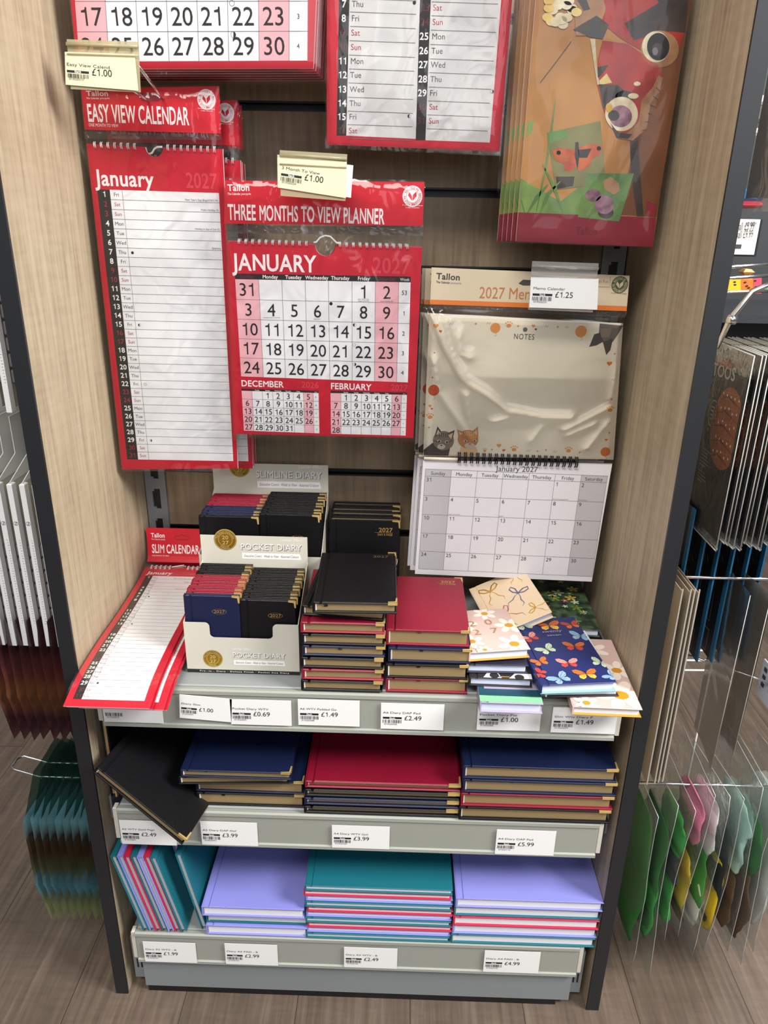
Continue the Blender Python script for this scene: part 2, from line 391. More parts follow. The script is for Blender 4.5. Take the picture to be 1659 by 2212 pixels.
def shelf(zs_, label, bracket=True, xl=-0.3285, xr=0.3285):
    r = thing('shelf', label, 'shelf', (0, -0.15, zs_))
    b = MB(); b.box((xl+0.001, -0.300, zs_-0.022), (xr-0.001, -0.008, zs_), 'shelf_grey', 0.0015); b.build('shelf_tray', r, True)
    b = MB()   # price rail: a thin curved channel with rolled lips
    zt = zs_-0.002; zb = zs_-0.060
    prof = [(-0.3005, zt), (-0.3065, zt+0.0008), (-0.3090, zt-0.001), (-0.3092, zt-0.006), (-0.3075, zt-0.0075), (-0.3075, zb+0.006), (-0.3098, zb+0.0045), (-0.3100, zb), (-0.3085, zb-0.0006), (-0.3060, zb+0.004), (-0.3055, zt-0.007), (-0.3005, zt-0.006)]
    n = len(prof); vs = [(x, y, z) for x in (xl, xr) for y, z in prof]
    b.add(vs, [(k, n+k, n+(k+1) % n, (k+1) % n) for k in range(n)] + [tuple(reversed(range(n))), tuple(range(n, 2*n))], 'rail_grey')
    b.build('price_rail', r, True)
    for sx in (-1, 1):
        x = xl-0.0035 if sx < 0 else xr+0.0035
        b = MB(); b.box((x-0.0028, -0.307, zs_-0.055), (x+0.0028, -0.296, zs_-0.001), 'end_cap', 0.001); b.build('rail_end_cap', r, True)
        if bracket:
            b = MB(); x = sx*0.3462
            pts = [(x-0.0015, -0.008, zs_-0.002), (x-0.0015, -0.008, zs_-0.085), (x-0.0015, -0.03, zs_-0.085), (x-0.0015, -0.285, zs_-0.040), (x-0.0015, -0.285, zs_-0.002)]
            b.prism(list(reversed(pts)), (0.003, 0, 0), 'post_grey'); b.build('bracket', r, True)
    return r
ZA, ZB, ZC = 0.5635, 0.3660, 0.1320
shelf(ZA, 'top grey metal shelf with price rail under the pocket diary box')
shelf(ZB, 'middle grey metal shelf holding dark leather-look A4 and A5 diaries')
shelf(ZC, 'bottom grey metal shelf holding lilac, teal and red diaries', False)

# ---------------------------------------------------------------- price tickets
def barcode(a, u0, v0, u1, v1, seed, m='ink'):
    rd = random.Random(seed); u = u0; W = u1-u0
    while u < u1-0.01*W:
        wd = W*rd.choice([0.012, 0.012, 0.024, 0.036]); a.rect(u, v0, min(u+wd, u1), v1, m, 2); u += wd+W*rd.choice([0.014, 0.014, 0.028, 0.04])
def ticket_art(a, w_, h_, name, price, seed, dim=False):
    L, B = 0.0026*w_/0.08, 0
    k = w_/0.08
    if name: a.fit(name, (L, h_*0.60), (L+0.0032*k*len(name)*(0.93), h_*0.60), 0.0030*k, 'ink_soft', 2)
    if price:
        a.rect(L, h_*0.395, L+0.024*k, h_*0.47, 'ink', 1); a.text('Each', L+0.012*k, h_*0.402, 0.0023*k, 'ticket_white', 2, 'c', 1.1, True)
        a.fit(price, (L+0.027*k, h_*0.36), (L+0.0495*k, h_*0.36), 0.0066*k, 'ink', 2)
    barcode(a, L, h_*0.235, L+0.024*k, h_*0.365, seed)
    a.text('50139220%05d' % (30100+seed*97 % 9999), L+0.010*k, h_*0.165, 0.0022*k, 'ink_soft', 2, 'c', 0.8)
def shelf_ticket(x, ztop, w_, h_, name, price, seed, label, ang=0.0, y=-0.3102):
    b = MB(); a = Art(b, lambda u, v, q: (u, -0.0004-q, v))
    b.box((0, -0.0004, 0), (w_, 0.0, h_), 'ticket_white'); ticket_art(a, w_, h_, name, price, seed)
    o = b.build('price_ticket'); o.location = (x, y, ztop-h_); o.rotation_euler = (0, ang, 0)
    tag(o, label, 'price ticket', 'price tickets on the shelf rails')
TK = [
 (-0.3265, 0.550, 0.077, 0.0395, '', '', 1, 'white price ticket at left end of top rail, mostly under red slim calendars', 0),
 (-0.228, 0.556, 0.0665, 0.036, 'Diary Slim', '£1.00', 2, 'white price ticket reading Diary Slim £1.00, tilted on the top rail', 0.07),
 (-0.162, 0.551, 0.078, 0.0385, 'Pocket Diary WTV', '£0.69', 3, 'white price ticket reading Pocket Diary WTV £0.69', 0.0),
 (-0.0755, 0.554, 0.0785, 0.0395, 'A6 WTV Padded Go', '£1.49', 4, 'white price ticket reading A6 WTV Padded Go £1.49', 0.0),
 (0.030, 0.552, 0.080, 0.0395, 'A6 Diary DAP Pad', '£2.49', 5, 'white price ticket reading A6 Diary DAP Pad £2.49', 0.0),
 (0.1525, 0.552, 0.080, 0.037, 'Pocket Diary Pat', '£1.00', 6, 'white price ticket reading Pocket Diary Pat £1.00', -0.01),
 (0.2465, 0.553, 0.0815, 0.0385, 'Slim Wtv Diary P', '£1.49', 7, 'white price ticket reading Slim Wtv Diary P £1.49', 0.0),
 (-0.3265, 0.3475, 0.0765, 0.0425, 'A5 WTV Gold Page', '£2.49', 8, 'white price ticket reading A5 WTV Gold Page £2.49', 0.0),
 (-0.2145, 0.350, 0.078, 0.0415, 'A5 Diary DAP Gol', '£3.99', 9, 'white price ticket reading A5 Diary DAP Gol £3.99', 0.0),
 (-0.034, 0.3505, 0.079, 0.040, 'A4 Diary WTV Gol', '£3.99', 10, 'white price ticket reading A4 Diary WTV Gol £3.99', 0.0),
 (0.1905, 0.352, 0.0805, 0.0435, 'A4 Diary DAP Pad', '£5.99', 11, 'white price ticket reading A4 Diary DAP Pad £5.99', 0.0),
 (-0.3175, 0.116, 0.0785, 0.0415, 'Diary A5 WTV - B', '£1.99', 12, 'white price ticket reading Diary A5 WTV £1.99', 0.0),
 (-0.1955, 0.118, 0.0785, 0.043, 'Diary A5 PAD - B', '£2.99', 13, 'white price ticket reading Diary A5 PAD £2.99', 0.0),
 (-0.018, 0.119, 0.079, 0.042, 'Diary A4 WTV - B', '£2.49', 14, 'white price ticket reading Diary A4 WTV £2.49', 0.0),
 (0.1895, 0.122, 0.082, 0.0445, 'Diary A4 PAD : B', '£4.99', 15, 'white price ticket reading Diary A4 PAD £4.99', 0.0)]
for t in TK: shelf_ticket(*t)
# ---------------------------------------------------------------- wall calendars
def vplane(y0):
    return lambda px, py: (lambda q: (q[0], q[2]))(atY(px, py, y0))
def lerp2(q, a, c):
    """bilinear point in quad q = TL, TR, BR, BL"""
    TL, TR, BR, BL = [np.array(k) for k in q]
    return tuple((TL*(1-a)+TR*a)*(1-c) + (BL*(1-a)+BR*a)*c)
def card(mb, q, y0, th, mname, side=None):
    TL, TR, BR, BL = q
    mb.prism([(u, y0, v) for u, v in (BL, BR, TR, TL)], (0, th, 0), mname, side)
def shrink(q, d):
    c = np.mean([np.array(k) for k in q], axis=0)
    return [tuple(np.array(k)+np.sign(c-np.array(k))*d) for k in q]
def sleeve(root, q, y0, depth, seed, mname='sleeve', amp=0.0016, nu=36, nv=48):
    """clear bag round the calendar: a crinkled front sheet and a flat back, joined at the edges"""
    b = MB()
    def front(a, c):
        u, v = lerp2(q, a, 1-c)
        e = min(1.0, min(a, 1-a)*nu/1.5, min(c, 1-c)*nv/1.5)
        r1 = abs(noise.noise(Vector((u*16+seed*3.7, v*9+seed, 0.3)))); r2 = noise.noise(Vector((u*45+v*30+seed, v*22-u*20, seed*1.3)))
        return (u, y0-e*(depth+amp*(1.6*(1-2.2*r1)+0.5*r2)), v)
    b.grid(front, nu, nv, mname)
    b.grid(lambda a, c: (lambda t: (t[0], y0+0.0015, t[1]))(lerp2(q, 1-a, 1-c)), 1, 1, mname)
    return b.build('plastic_sleeve', root, True)
def seam_strip(root, q, y0):
    b = MB(); b.grid(lambda a, c: (lambda t: (t[0], y0-0.0003*math.sin(a*90), t[1]))(lerp2(q, a, 1-c)), 40, 3, 'seam'); return b.build('sealed_seam', root, True)
def wire_loops(root, pts, y0, mname, r=0.0009, hgt=0.0055, gap=0.0017, name='wire_binding', dep=0.0022):
    b = MB()
    for (u, v) in pts:
        for s_ in (-gap/2, gap/2):
            loop = []
            for k in range(9):
                t = math.pi*k/8
                loop.append((u+s_, y0-dep*math.sin(t)*1.3-0.0006, v-hgt/2*math.cos(t)))
            b.tube(loop, r*0.55, mname, 6)
    return b.build(name, root, True)
def badge(a, u, v, r, fg, bg):
    a.disc(u, v, r, fg, 1, 28); a.ring(u, v, r*0.60, r*0.63, bg, 2)
    a.arc('RECYCLE ME · RECYCLE ME · RECYCLE ME · ', u, v, r*0.68, r*0.2, bg, 2, 90, True, 0.82)
    a.poly([(u-r*.02, v-r*.42), (u-r*.45, v+r*.05), (u-r*.35, v+r*.4), (u-r*.08, v+r*.08)], bg, 2)
    a.poly([(u+r*.02, v-r*.42), (u+r*.42, v), (u+r*.38, v+r*.45), (u+r*.02, v+r*.12)], bg, 2)
def brand(a, P, x0, y0, x1, y1, mname, m2, dy=0.0):
    """the maker's two line mark: bold word and a small line below; px box given"""
    h = y1-y0; pl = P(x0, y0+h*0.62); pr = P(x1, y0+h*0.62+dy)
    cap = abs(P(x0, y0)[1]-P(x0, y0+h*0.62)[1])
    a.fit('Tallon', pl, pr, cap*0.96, mname, 2, True)
    pl = P(x0, y1); pr = P(x0+(x1-x0)*0.58, y1+dy*.6); a.fit('The Calendar', pl, pr, cap*0.32, mname, 2, True)
    a.fit('people', P(x0+(x1-x0)*0.6, y1+dy*.6), P(x1+2, y1+dy), cap*0.32, m2, 2, False, 0.35)
DN = ['Sunday', 'Monday', 'Tuesday', 'Wednesday', 'Thursday', 'Friday', 'Saturday']
WD = ['Fri', 'Sat', 'Sun', 'Mon', 'Tue', 'Wed', 'Thu']
def moon(a, u, v, r, kind):
    if kind == 'new': a.disc(u, v, r, 'ink', 2, 16)
    elif kind == 'full': a.ring(u, v, r*0.82, r, 'line_grey', 2, 20)
    elif kind == 'first': a.ring(u, v, r*.85, r, 'line_grey', 2, 20); a.disc(u, v, r, 'ink', 3, 12, a0=math.pi/2, a1=1.5*math.pi*1.05)
    else: a.ring(u, v, r*.85, r, 'line_grey', 2, 20); a.disc(u, v, r, 'ink', 3, 12, a0=-math.pi/2, a1=math.pi/2*1.1)
def lrect(a, q, a0, c0, a1, c1, mname, lay=1):
    a.poly([lerp2(q, a0, c1), lerp2(q, a1, c1), lerp2(q, a1, c0), lerp2(q, a0, c0)], mname, lay)
def lline(a, q, p0, p1, wd, mname='line_grey', lay=3):
    a.line([lerp2(q, *p0), lerp2(q, *p1)], wd, mname, lay)
def month_grid(a, q, cols, rows, hdr, days, wk, capf, wkcap, hdrcap, small=False, xs=1.0, red_days=(0, 6)):
    """q: quad of the white cells (below the black day-name bar); cols: edges 0..1"""
    nr = rows; dirv = np.array(q[1])-np.array(q[0]); dirv = tuple(dirv/np.linalg.norm(dirv))
    rh = np.linalg.norm(np.array(q[3])-np.array(q[0]))/nr
    lrect(a, q, 0, 0, 1, 1, 'paper', 1)
    for d in red_days: lrect(a, q, cols[d], 0, cols[d+1], 1, 'pink_cell', 2)
    for r in range(1, nr): lline(a, q, (0, r/nr), (1, r/nr), rh*(0.035 if small else 0.018))
    for c in cols[1:-1]: lline(a, q, (c, 0), (c, 1), rh*(0.035 if small else 0.018))
    if hdr:
        lrect(a, q, 0, -hdr, 1, 0, 'strip_black', 1)
        for d in range(7):
            p = lerp2(q, (cols[d]+cols[d+1])/2, -hdr*0.22)
            a.text(DN[d], p[0], p[1], hdrcap, 'white_ink' if d not in red_days else 'dark_red_ink', 2, 'c', 0.95, True, dirv=dirv)
        p = lerp2(q, (cols[7]+cols[8])/2, -hdr*0.22); a.text('Week', p[0], p[1], hdrcap*0.85, 'white_ink', 2, 'c', 0.9, dirv=dirv)
    for i, d in enumerate(days):
        if d is None: continue
        r, c = divmod(i, 7)
        p = lerp2(q, (cols[c]+cols[c+1])/2, (r+0.5+capf/2)/nr)
        a.text(str(d), p[0], p[1], rh*capf, 'ink', 4, 'c', xs, dirv=dirv)
    for r, t in enumerate(wk):
        if t is None: continue
        p = lerp2(q, (cols[7]+cols[8])/2, (r+0.5)/nr); a.text(str(t), p[0], p[1]-wkcap/2, wkcap, 'ink_soft', 4, 'c', 0.95, dirv=dirv)
JAN = [31, None, None, None, None, 1, 2] + list(range(3, 31))

# ---- three months planner (front one of its hook)
def planner():
    y = -0.130; P = vplane(y); r = thing('wall_calendar', 'red three months planner in clear sleeve, large JANUARY grid over small December and February', 'calendar', (-0.06, y, 1.0))
    hq = [P(486, 390), P(917, 393), P(913, 488), P(484, 483)]
    b = MB(); a = Art(b, lambda u, v, w: (u, y-w, v)); card(b, hq, y, 0.0006, 'red')
    brand(a, P, 492, 398, 540, 421, 'white_ink', 'white_ink')
    a.fit('THREE MONTHS TO VIEW PLANNER', P(493, 474), P(830, 484), 0.0168, 'white_ink', 2, True)
    c = P(891, 424); badge(a, c[0], c[1], 0.0118, 'white_ink', 'red'); a.fit('Product and packaging', P(869, 444), P(913, 445), .0012, 'white_ink'); a.fit('is fully recyclable', P(876, 449), P(906, 450), .0012, 'white_ink')
    b.build('header_card', r, True)
    q = [P(491, 521), P(912, 534), P(893, 946), P(506, 937)]
    b = MB(); a = Art(b, lambda u, v, w: (u, y-w, v))
    # page with the round notch for the hanger
    TL, TR, BR, BL = q; top = []
    for k in range(25):
        t = k/24; p = np.array(TL)*(1-t)+np.array(TR)*t; top.append(tuple(p))
    nc = P(703, 530); nr_ = 0.0125
    mid = [(nc[0]-nr_*math.cos(math.pi*k/12), nc[1]-nr_*math.sin(math.pi*k/12)) for k in range(13)]
    pts = [BL, BR, TR] + [p for p in reversed(top[1:-1]) if p[0] > nc[0]+nr_] + list(reversed(mid)) + [p for p in reversed(top[1:-1]) if p[0] < nc[0]-nr_] + [TL]
    b.prism([(u, y, v) for u, v in pts], (0, 0.003, 0), 'red_page', 'paper')
    a.fit('JANUARY', P(505, 583), P(683, 588), 0.0190, 'white_ink', 2, True)
    a.fit('2027', P(804, 589), P(886, 592), 0.0178, 'red_faint', 2, True)
    g = [P(508, 603), P(886, 610), P(881, 826), P(521, 813)]
    cols = [0, .134, .267, .4, .533, .667, .80, .933, 1]
    g[1] = P(887, 610)
    month_grid(a, g, cols, 5, 0.055*5/5, JAN, [53, 1, 2, 3, 4], 0.62, 0.0052, 0.0042, xs=0.97)
    for (px, py, k) in ((715, 656, 'new'), (766, 702, 'first'), (765, 745, 'full'), (766, 787, 'last')):
        c = P(px, py); moon(a, c[0], c[1], 0.0021, k)
    for t, x0, x1, yy in (("New Year's Day", 773, 797, 647), ('(Eng.Irl.NI.S.W)', 774, 797, 651), ('Public Holiday (S)', 822, 849, 652), ('Holiday in lieu of 2nd (S)', 569, 605, 687), ('Epiphany', 678, 692, 690)):
        a.fit(t, P(x0, yy), P(x1, yy), 0.0012, 'ink', 4)
    for nm, yr, x0, x1, x2, x3, gq, days, wk in (
        ('DECEMBER', '2026', 521, 613, 651, 689, [P(522, 844), P(688, 849), P(690, 936), P(527, 930)], [None, None]+list(range(1, 32))+[None]*2, [49, 50, 51, 52, 53]),
        ('FEBRUARY', '2027', 714, 802, 844, 880, [P(714, 849), P(879, 853), P(876, 941), P(715, 937)], [None]+list(range(1, 29))+[None]*6, [5, 6, 7, 8, 9])):
        yb = 834 if nm[0] == 'D' else 840
        a.fit(nm, P(x0, yb), P(x1, yb+3), 0.0078, 'white_ink', 2, True); a.fit(yr, P(x2, yb+3), P(x3, yb+5), 0.0078, 'red_faint', 2, True)
        month_grid(a, gq, [0, .135, .27, .405, .54, .672, .805, .93, 1], 5, 0.055, days, wk, 0.68, 0.0016, 0.0013, True)
    b.build('calendar_pages', r, True)
    pts = []
    for k in range(26):
        px = 517+k*(880-517)/25
        if 672 < px < 728: continue
        pts.append(P(px, 521+(px-491)*13/421+0))
    wire_loops(r, [t for t in pts if t[0] < nc[0]], y, 'wire_white'); wire_loops(r, [t for t in pts if t[0] > nc[0]], y, 'wire_white')
    b = MB(); arc = [P(678, 524), P(684, 523), P(692, 513), P(703, 509), P(714, 511), P(722, 519), P(728, 525), P(736, 525)]
    b.tube([(u, y-0.003, v) for u, v in arc], 0.0011, 'wire_white', 8); b.build('wire_hanger', r, True)
    sleeve(r, [P(481, 382), P(919, 389), P(896, 957), P(504, 949)], y-0.0005, 0.004, 1.0)
    seam_strip(r, [P(486, 487), P(914, 492), P(913, 510), P(488, 504)], y-0.001)
    return r
pl = planner()
dup(pl, (-0.0615, -0.118, 1.0005), 'red three months planner second on its hook, showing only its edge behind the front one', 'spare planners behind the front one')
dup(pl, (-0.0625, -0.106, 1.0), 'red three months planner third on its hook, hidden behind the two in front', 'spare planners behind the front one')

# ---- easy view calendar
def easy_view():
    y = -0.108; P = vplane(y); r = thing('wall_calendar', 'tall red easy view calendar in a clear sleeve listing January days on white lines', 'calendar', (-0.26, y, 1.02))
    b = MB(); a = Art(b, lambda u, v, w: (u, y-w, v))
    hq = [P(175, 192), P(473, 186), P(477, 289), P(183, 280)]
    # card with a euro slot cut through: drawn as an outline with a notch plate of darker backing
    card(b, hq, y, 0.0006, 'red')
    brand(a, P, 187, 196, 235, 214, 'white_ink', 'white_ink')
    a.fit('EASY VIEW CALENDAR', P(190, 262), P(409, 270), 0.0180, 'white_ink', 2, True); a.fit('ONE MONTH TO VIEW', P(192, 273), P(256, 275), 0.0033, 'white_ink', 2)
    c = P(446, 215); badge(a, c[0], c[1], 0.0108, 'white_ink', 'red'); a.fit('Product and packaging', P(428, 235), P(464, 237), .0011, 'white_ink'); a.fit('is fully recyclable', P(434, 240), P(460, 241), .0011, 'white_ink')
    sl = [P(298, 203), P(305, 217), P(312, 219), P(342, 219), P(351, 214), P(348, 206), P(332, 200), P(308, 200)]
    a.poly(sl, 'maroon_band', 1)
    b.build('header_card', r, True)
    q = [P(187, 310), P(481, 322), P(514, 1012), P(264, 1014)]
    b = MB(); a = Art(b, lambda u, v, w: (u, y-w, v)); TL, TR, BR, BL = q
    nc = P(333, 318); nr_ = 0.0105
    mid = [(nc[0]-nr_*math.cos(math.pi*k/12), nc[1]-nr_*math.sin(math.pi*k/12)) for k in range(13)]
    b.prism([(u, y, v) for u, v in [BL, BR, TR]+list(reversed(mid))+[TL]], (0, 0.003, 0), 'red_page', 'paper')
    a.fit('January', P(209, 400), P(333, 404), 0.0172, 'white_ink', 2, True); a.fit('2027', P(402, 405), P(470, 408), 0.0165, 'red_faint', 2, True)
    g = [P(210, 409), P(473, 417), P(504, 996), P(275, 992)]
    c1, c2 = 0.103, 0.205
    lrect(a, g, c1, 0, 1, 1, 'paper', 1); lrect(a, g, 0, 0, c1, 1, 'strip_black', 1)
    # day rows are evenly spaced on the page itself
    ys = [0]
    for k in range(31): ys.append((k+1)/31)
    dirv = tuple((np.array(g[1])-np.array(g[0]))/np.linalg.norm(np.array(g[1])-np.array(g[0]))); rh = (g[0][1]-g[3][1])/31
    lline(a, g, (c2, 0), (c2, 1), 0.0004)
    for k in range(31):
        w_ = WD[k % 7]; we = w_ in ('Sat', 'Sun')
        if k: lline(a, g, (c1, ys[k]), (1, ys[k]), 0.00045)
        p = lerp2(g, c1*0.55, ys[k]+0.74/31); a.text(str(k+1), p[0], p[1], rh*0.56, 'red_ink' if we else 'white_ink', 2, 'c', 1.0, not we, dirv=dirv)
        p = lerp2(g, (c1+c2)/2, ys[k]+0.66/31); a.text(w_, p[0], p[1], rh*0.38, 'red_ink' if we else 'ink_soft', 2, 'c', 1.0, dirv=dirv)
    for k, t in ((0, "New Year's Day (Eng.Irl.NI.S.W)"), (1, 'Public Holiday (S)'), (3, 'Holiday in lieu of 2nd (S)'), (5, 'Epiphany')):
        p = lerp2(g, 0.992, ys[k+1]-0.12/31); a.text(t, p[0], p[1], rh*0.2, 'ink', 2, 'r', 0.95, dirv=dirv)
    for k, m_ in ((6, 'new'), (14, 'first'), (21, 'full'), (28, 'last')):
        p = lerp2(g, c2+0.035, ys[k]+0.5/31); moon(a, p[0], p[1], 0.0018, m_)
    b.build('calendar_pages', r, True)
    pts = []
    for k in range(19):
        px = 206+k*(464-206)/18
        if 306 < px < 356: continue
        pts.append(P(px, 310+(px-187)*12/294+2))
    wire_loops(r, [t for t in pts if t[0] < nc[0]], y, 'wire_white', hgt=0.0065); wire_loops(r, [t for t in pts if t[0] > nc[0]], y, 'wire_white', hgt=0.0065)
    b = MB(); arc = [P(323, 333), P(330, 331), P(335, 322), P(342, 318), P(352, 318)]
    b.tube([(u, y-0.003, v) for u, v in arc], 0.0012, 'wire_white', 8); b.build('wire_hanger', r, True)
    sleeve(r, [P(172, 188), P(474, 182), P(516, 1019), P(262, 1018)], y-0.0005, 0.004, 2.0)
    seam_strip(r, [P(182, 284), P(478, 290), P(479, 303), P(185, 300)], y-0.001)
    return r
ev = easy_view()
dup(ev, (-0.2455, -0.076, 1.010), 'red easy view calendar second on its hook, its right strip showing behind the front one', 'spare easy view calendars')
dup(ev, (-0.2470, -0.060, 1.009), 'red easy view calendar third on its hook, a red bottom corner showing behind', 'spare easy view calendars')
dup(ev, (-0.2470, -0.044, 1.008), 'red easy view calendar last on its hook, smallest red corner near the wall', 'spare easy view calendars')

# ---- big month calendar at the top left, cut by the frame
def big_month():
    y = -0.135; P = vplane(y); r = thing('wall_calendar', 'large red and white month calendar at the top left showing 17 to 30', 'calendar', (-0.2, y, 1.4))
    q = [P(137, -150), P(690, -160), P(676, 135), P(168, 150)]
    q[3] = P(167, 149); q[2] = P(677, 148)
    b = MB(); a = Art(b, lambda u, v, w: (u, y-w, v)); card(b, q, y, 0.003, 'red_page', 'paper')
    g = [P(150, -134), P(668, -136), P(664, 131), P(171, 133)]
    g = [P(157, -64), P(665, -64), P(664, 131), P(172, 133)]
    cols = [0, .131, .263, .395, .526, .657, .79, .921, 1]
    month_grid(a, g, cols, 3, 0, list(range(10, 31)), [2, 3, 4], 0.60, 0.0046, 0.004, xs=1.0)
    for (px, py, k) in ((501, 7, 'full'), (504, 75, 'last')):
        c = P(px, py); moon(a, c[0], c[1], 0.0030, k)
    b.build('calendar_pages', r, True)
    sleeve(r, [P(133, -150), P(694, -160), P(682, 156), P(166, 157)], y-0.0005, 0.0035, 3.0, 'sleeve_soft', 0.001, 30, 24)
    return r
bm = big_month()
for k, wd in enumerate(('second', 'third', 'fourth', 'fifth', 'sixth')):
    dup(bm, (-0.2+0.0012*(k+1), -0.135+0.0135*(k+1), 1.4-0.0004*k), 'big month calendar %s in the top left stack, only its sleeve edge showing' % wd, 'spare big month calendars')

# ---- two column planner at the top centre
def two_column():
    y = -0.115; P = vplane(y); r = thing('wall_calendar', 'red two-column month planner at the top centre in a crinkled sleeve', 'calendar', (0.05, y, 1.4))
    b = MB(); a = Art(b, lambda u, v, w: (u, y-w, v)); q = [P(706, -120), P(1116, -120), P(1079, 327), P(706, 312)]
    card(b, q, y, 0.003, 'red_page', 'paper')
    def col(n0, n1, w1, yb, ys_, items):  # pixel x at top/bottom of the number strip and white area
        a.poly([P(n0[1], yb[0]), P(n1[1], yb[0]), P(n1[0], -90), P(n0[0], -90)], 'strip_black', 1)
        a.poly([P(n1[1], yb[0]), P(w1[1], yb[1]), P(w1[0], -90), P(n1[0], -90)], 'paper_grey', 1)
        for (py, num, dy) in items:
            t = (py+90)/(yb[0]+90); we = dy in ('Sat', 'Sun')
            xc = (n0[0]+n1[0])/2*(1-t)+(n0[1]+n1[1])/2*t; xl = n1[0]*(1-t)+n1[1]*t; xr = w1[0]*(1-t)+w1[1]*t
            p = P(xc, py+7); a.text(str(num), p[0], p[1], 0.0068, 'dark_red_ink' if we else 'white_ink', 2, 'c', 1.0, not we)
            p = P(xl+5, py+6); a.text(dy, p[0], p[1], 0.0058, 'red_ink' if we else 'ink_soft', 2, 'l', 0.98)
            a.line([P(xl+2, py+17), P(xr-8, py+22)], 0.0006, 'line_grey', 3)
    col((734, 727), (757, 748), (910, 898), (293, 300), None, [(-51, 5, 'Tue'), (-20, 6, 'Wed'), (9, 7, 'Thu'), (40, 8, 'Fri'), (71, 9, 'Sat'), (102, 10, 'Sun'), (132, 11, 'Mon'), (162, 12, 'Tue'), (193, 13, 'Wed'), (223, 14, 'Thu'), (252, 15, 'Fri'), (282, 16, 'Sat')])
    col((910, 898), (934, 919), (1090, 1058), (303, 308), None, [(-13, 22, 'Fri'), (17, 23, 'Sat'), (48, 24, 'Sun'), (79, 25, 'Mon'), (110, 26, 'Tue'), (140, 27, 'Wed'), (171, 28, 'Thu'), (201, 29, 'Fri'), (231, 30, 'Sat'), (261, 31, 'Sun')])
    for (px, py, k) in ((895, 6, 'new'), (884, 251, 'first'), (1063, 198, 'last')):
        c = P(px, py); moon(a, c[0], c[1], 0.0020, k)
    b.build('calendar_pages', r, True)
    sleeve(r, [P(702, -120), P(1121, -120), P(1082, 337), P(702, 320)], y-0.0005, 0.0045, 4.0, 'sleeve', 0.0026, 44, 40)
    return r
tc = two_column()
for k, wd in enumerate(('second', 'third')):
    dup(tc, (0.05+0.001*(k+1), -0.115+0.015*(k+1), 1.4+0.003), 'two-column month planner %s on its hook behind the top centre one' % wd, 'spare two-column planners')

# ---- butterfly wall calendar, top right
def photo_mat(name, a_, c_, scale, lo=0.35, hi=0.65):
    m_ = mat(name, None, 0.35); N = m_.node_tree.nodes; L = m_.node_tree.links
    tc = N.new('ShaderNodeTexCoord'); n = N.new('ShaderNodeTexNoise'); n.inputs['Scale'].default_value = scale; n.inputs['Detail'].default_value = 3
    cr = N.new('ShaderNodeValToRGB'); e = cr.color_ramp.elements; e[0].position = lo; e[1].position = hi; e[0].color = hexc(a_); e[1].color = hexc(c_)
    L.new(tc.outputs['Object'], n.inputs['Vector']); L.new(n.outputs['Fac'], cr.inputs['Fac']); L.new(cr.outputs['Color'], N['Principled BSDF'].inputs['Base Color'])
photo_mat('photo_amber', '9c662c', 'c68c46', 9); photo_mat('photo_brown', '5e351a', '8a522c', 9); photo_mat('photo_wing', '8c1c16', 'b83226', 30); photo_mat('photo_dark', '2a211d', '473831', 40)
photo_mat('photo_cream', 'c6b48e', 'eadfc0', 60); photo_mat('photo_yellow', 'cda23c', 'e9d488', 40); photo_mat('photo_green', '3f6a2c', '84a04c', 20); photo_mat('photo_grass', '4f7d34', '6f9a4a', 30)
photo_mat('photo_orange', 'b8481e', 'd8702e', 60); photo_mat('photo_tan', '8c6040', 'b08258', 50); photo_mat('photo_purple', '6e4458', 'a8788c', 90); photo_mat('photo_olive', '5e5a30', '8e8a50', 15)
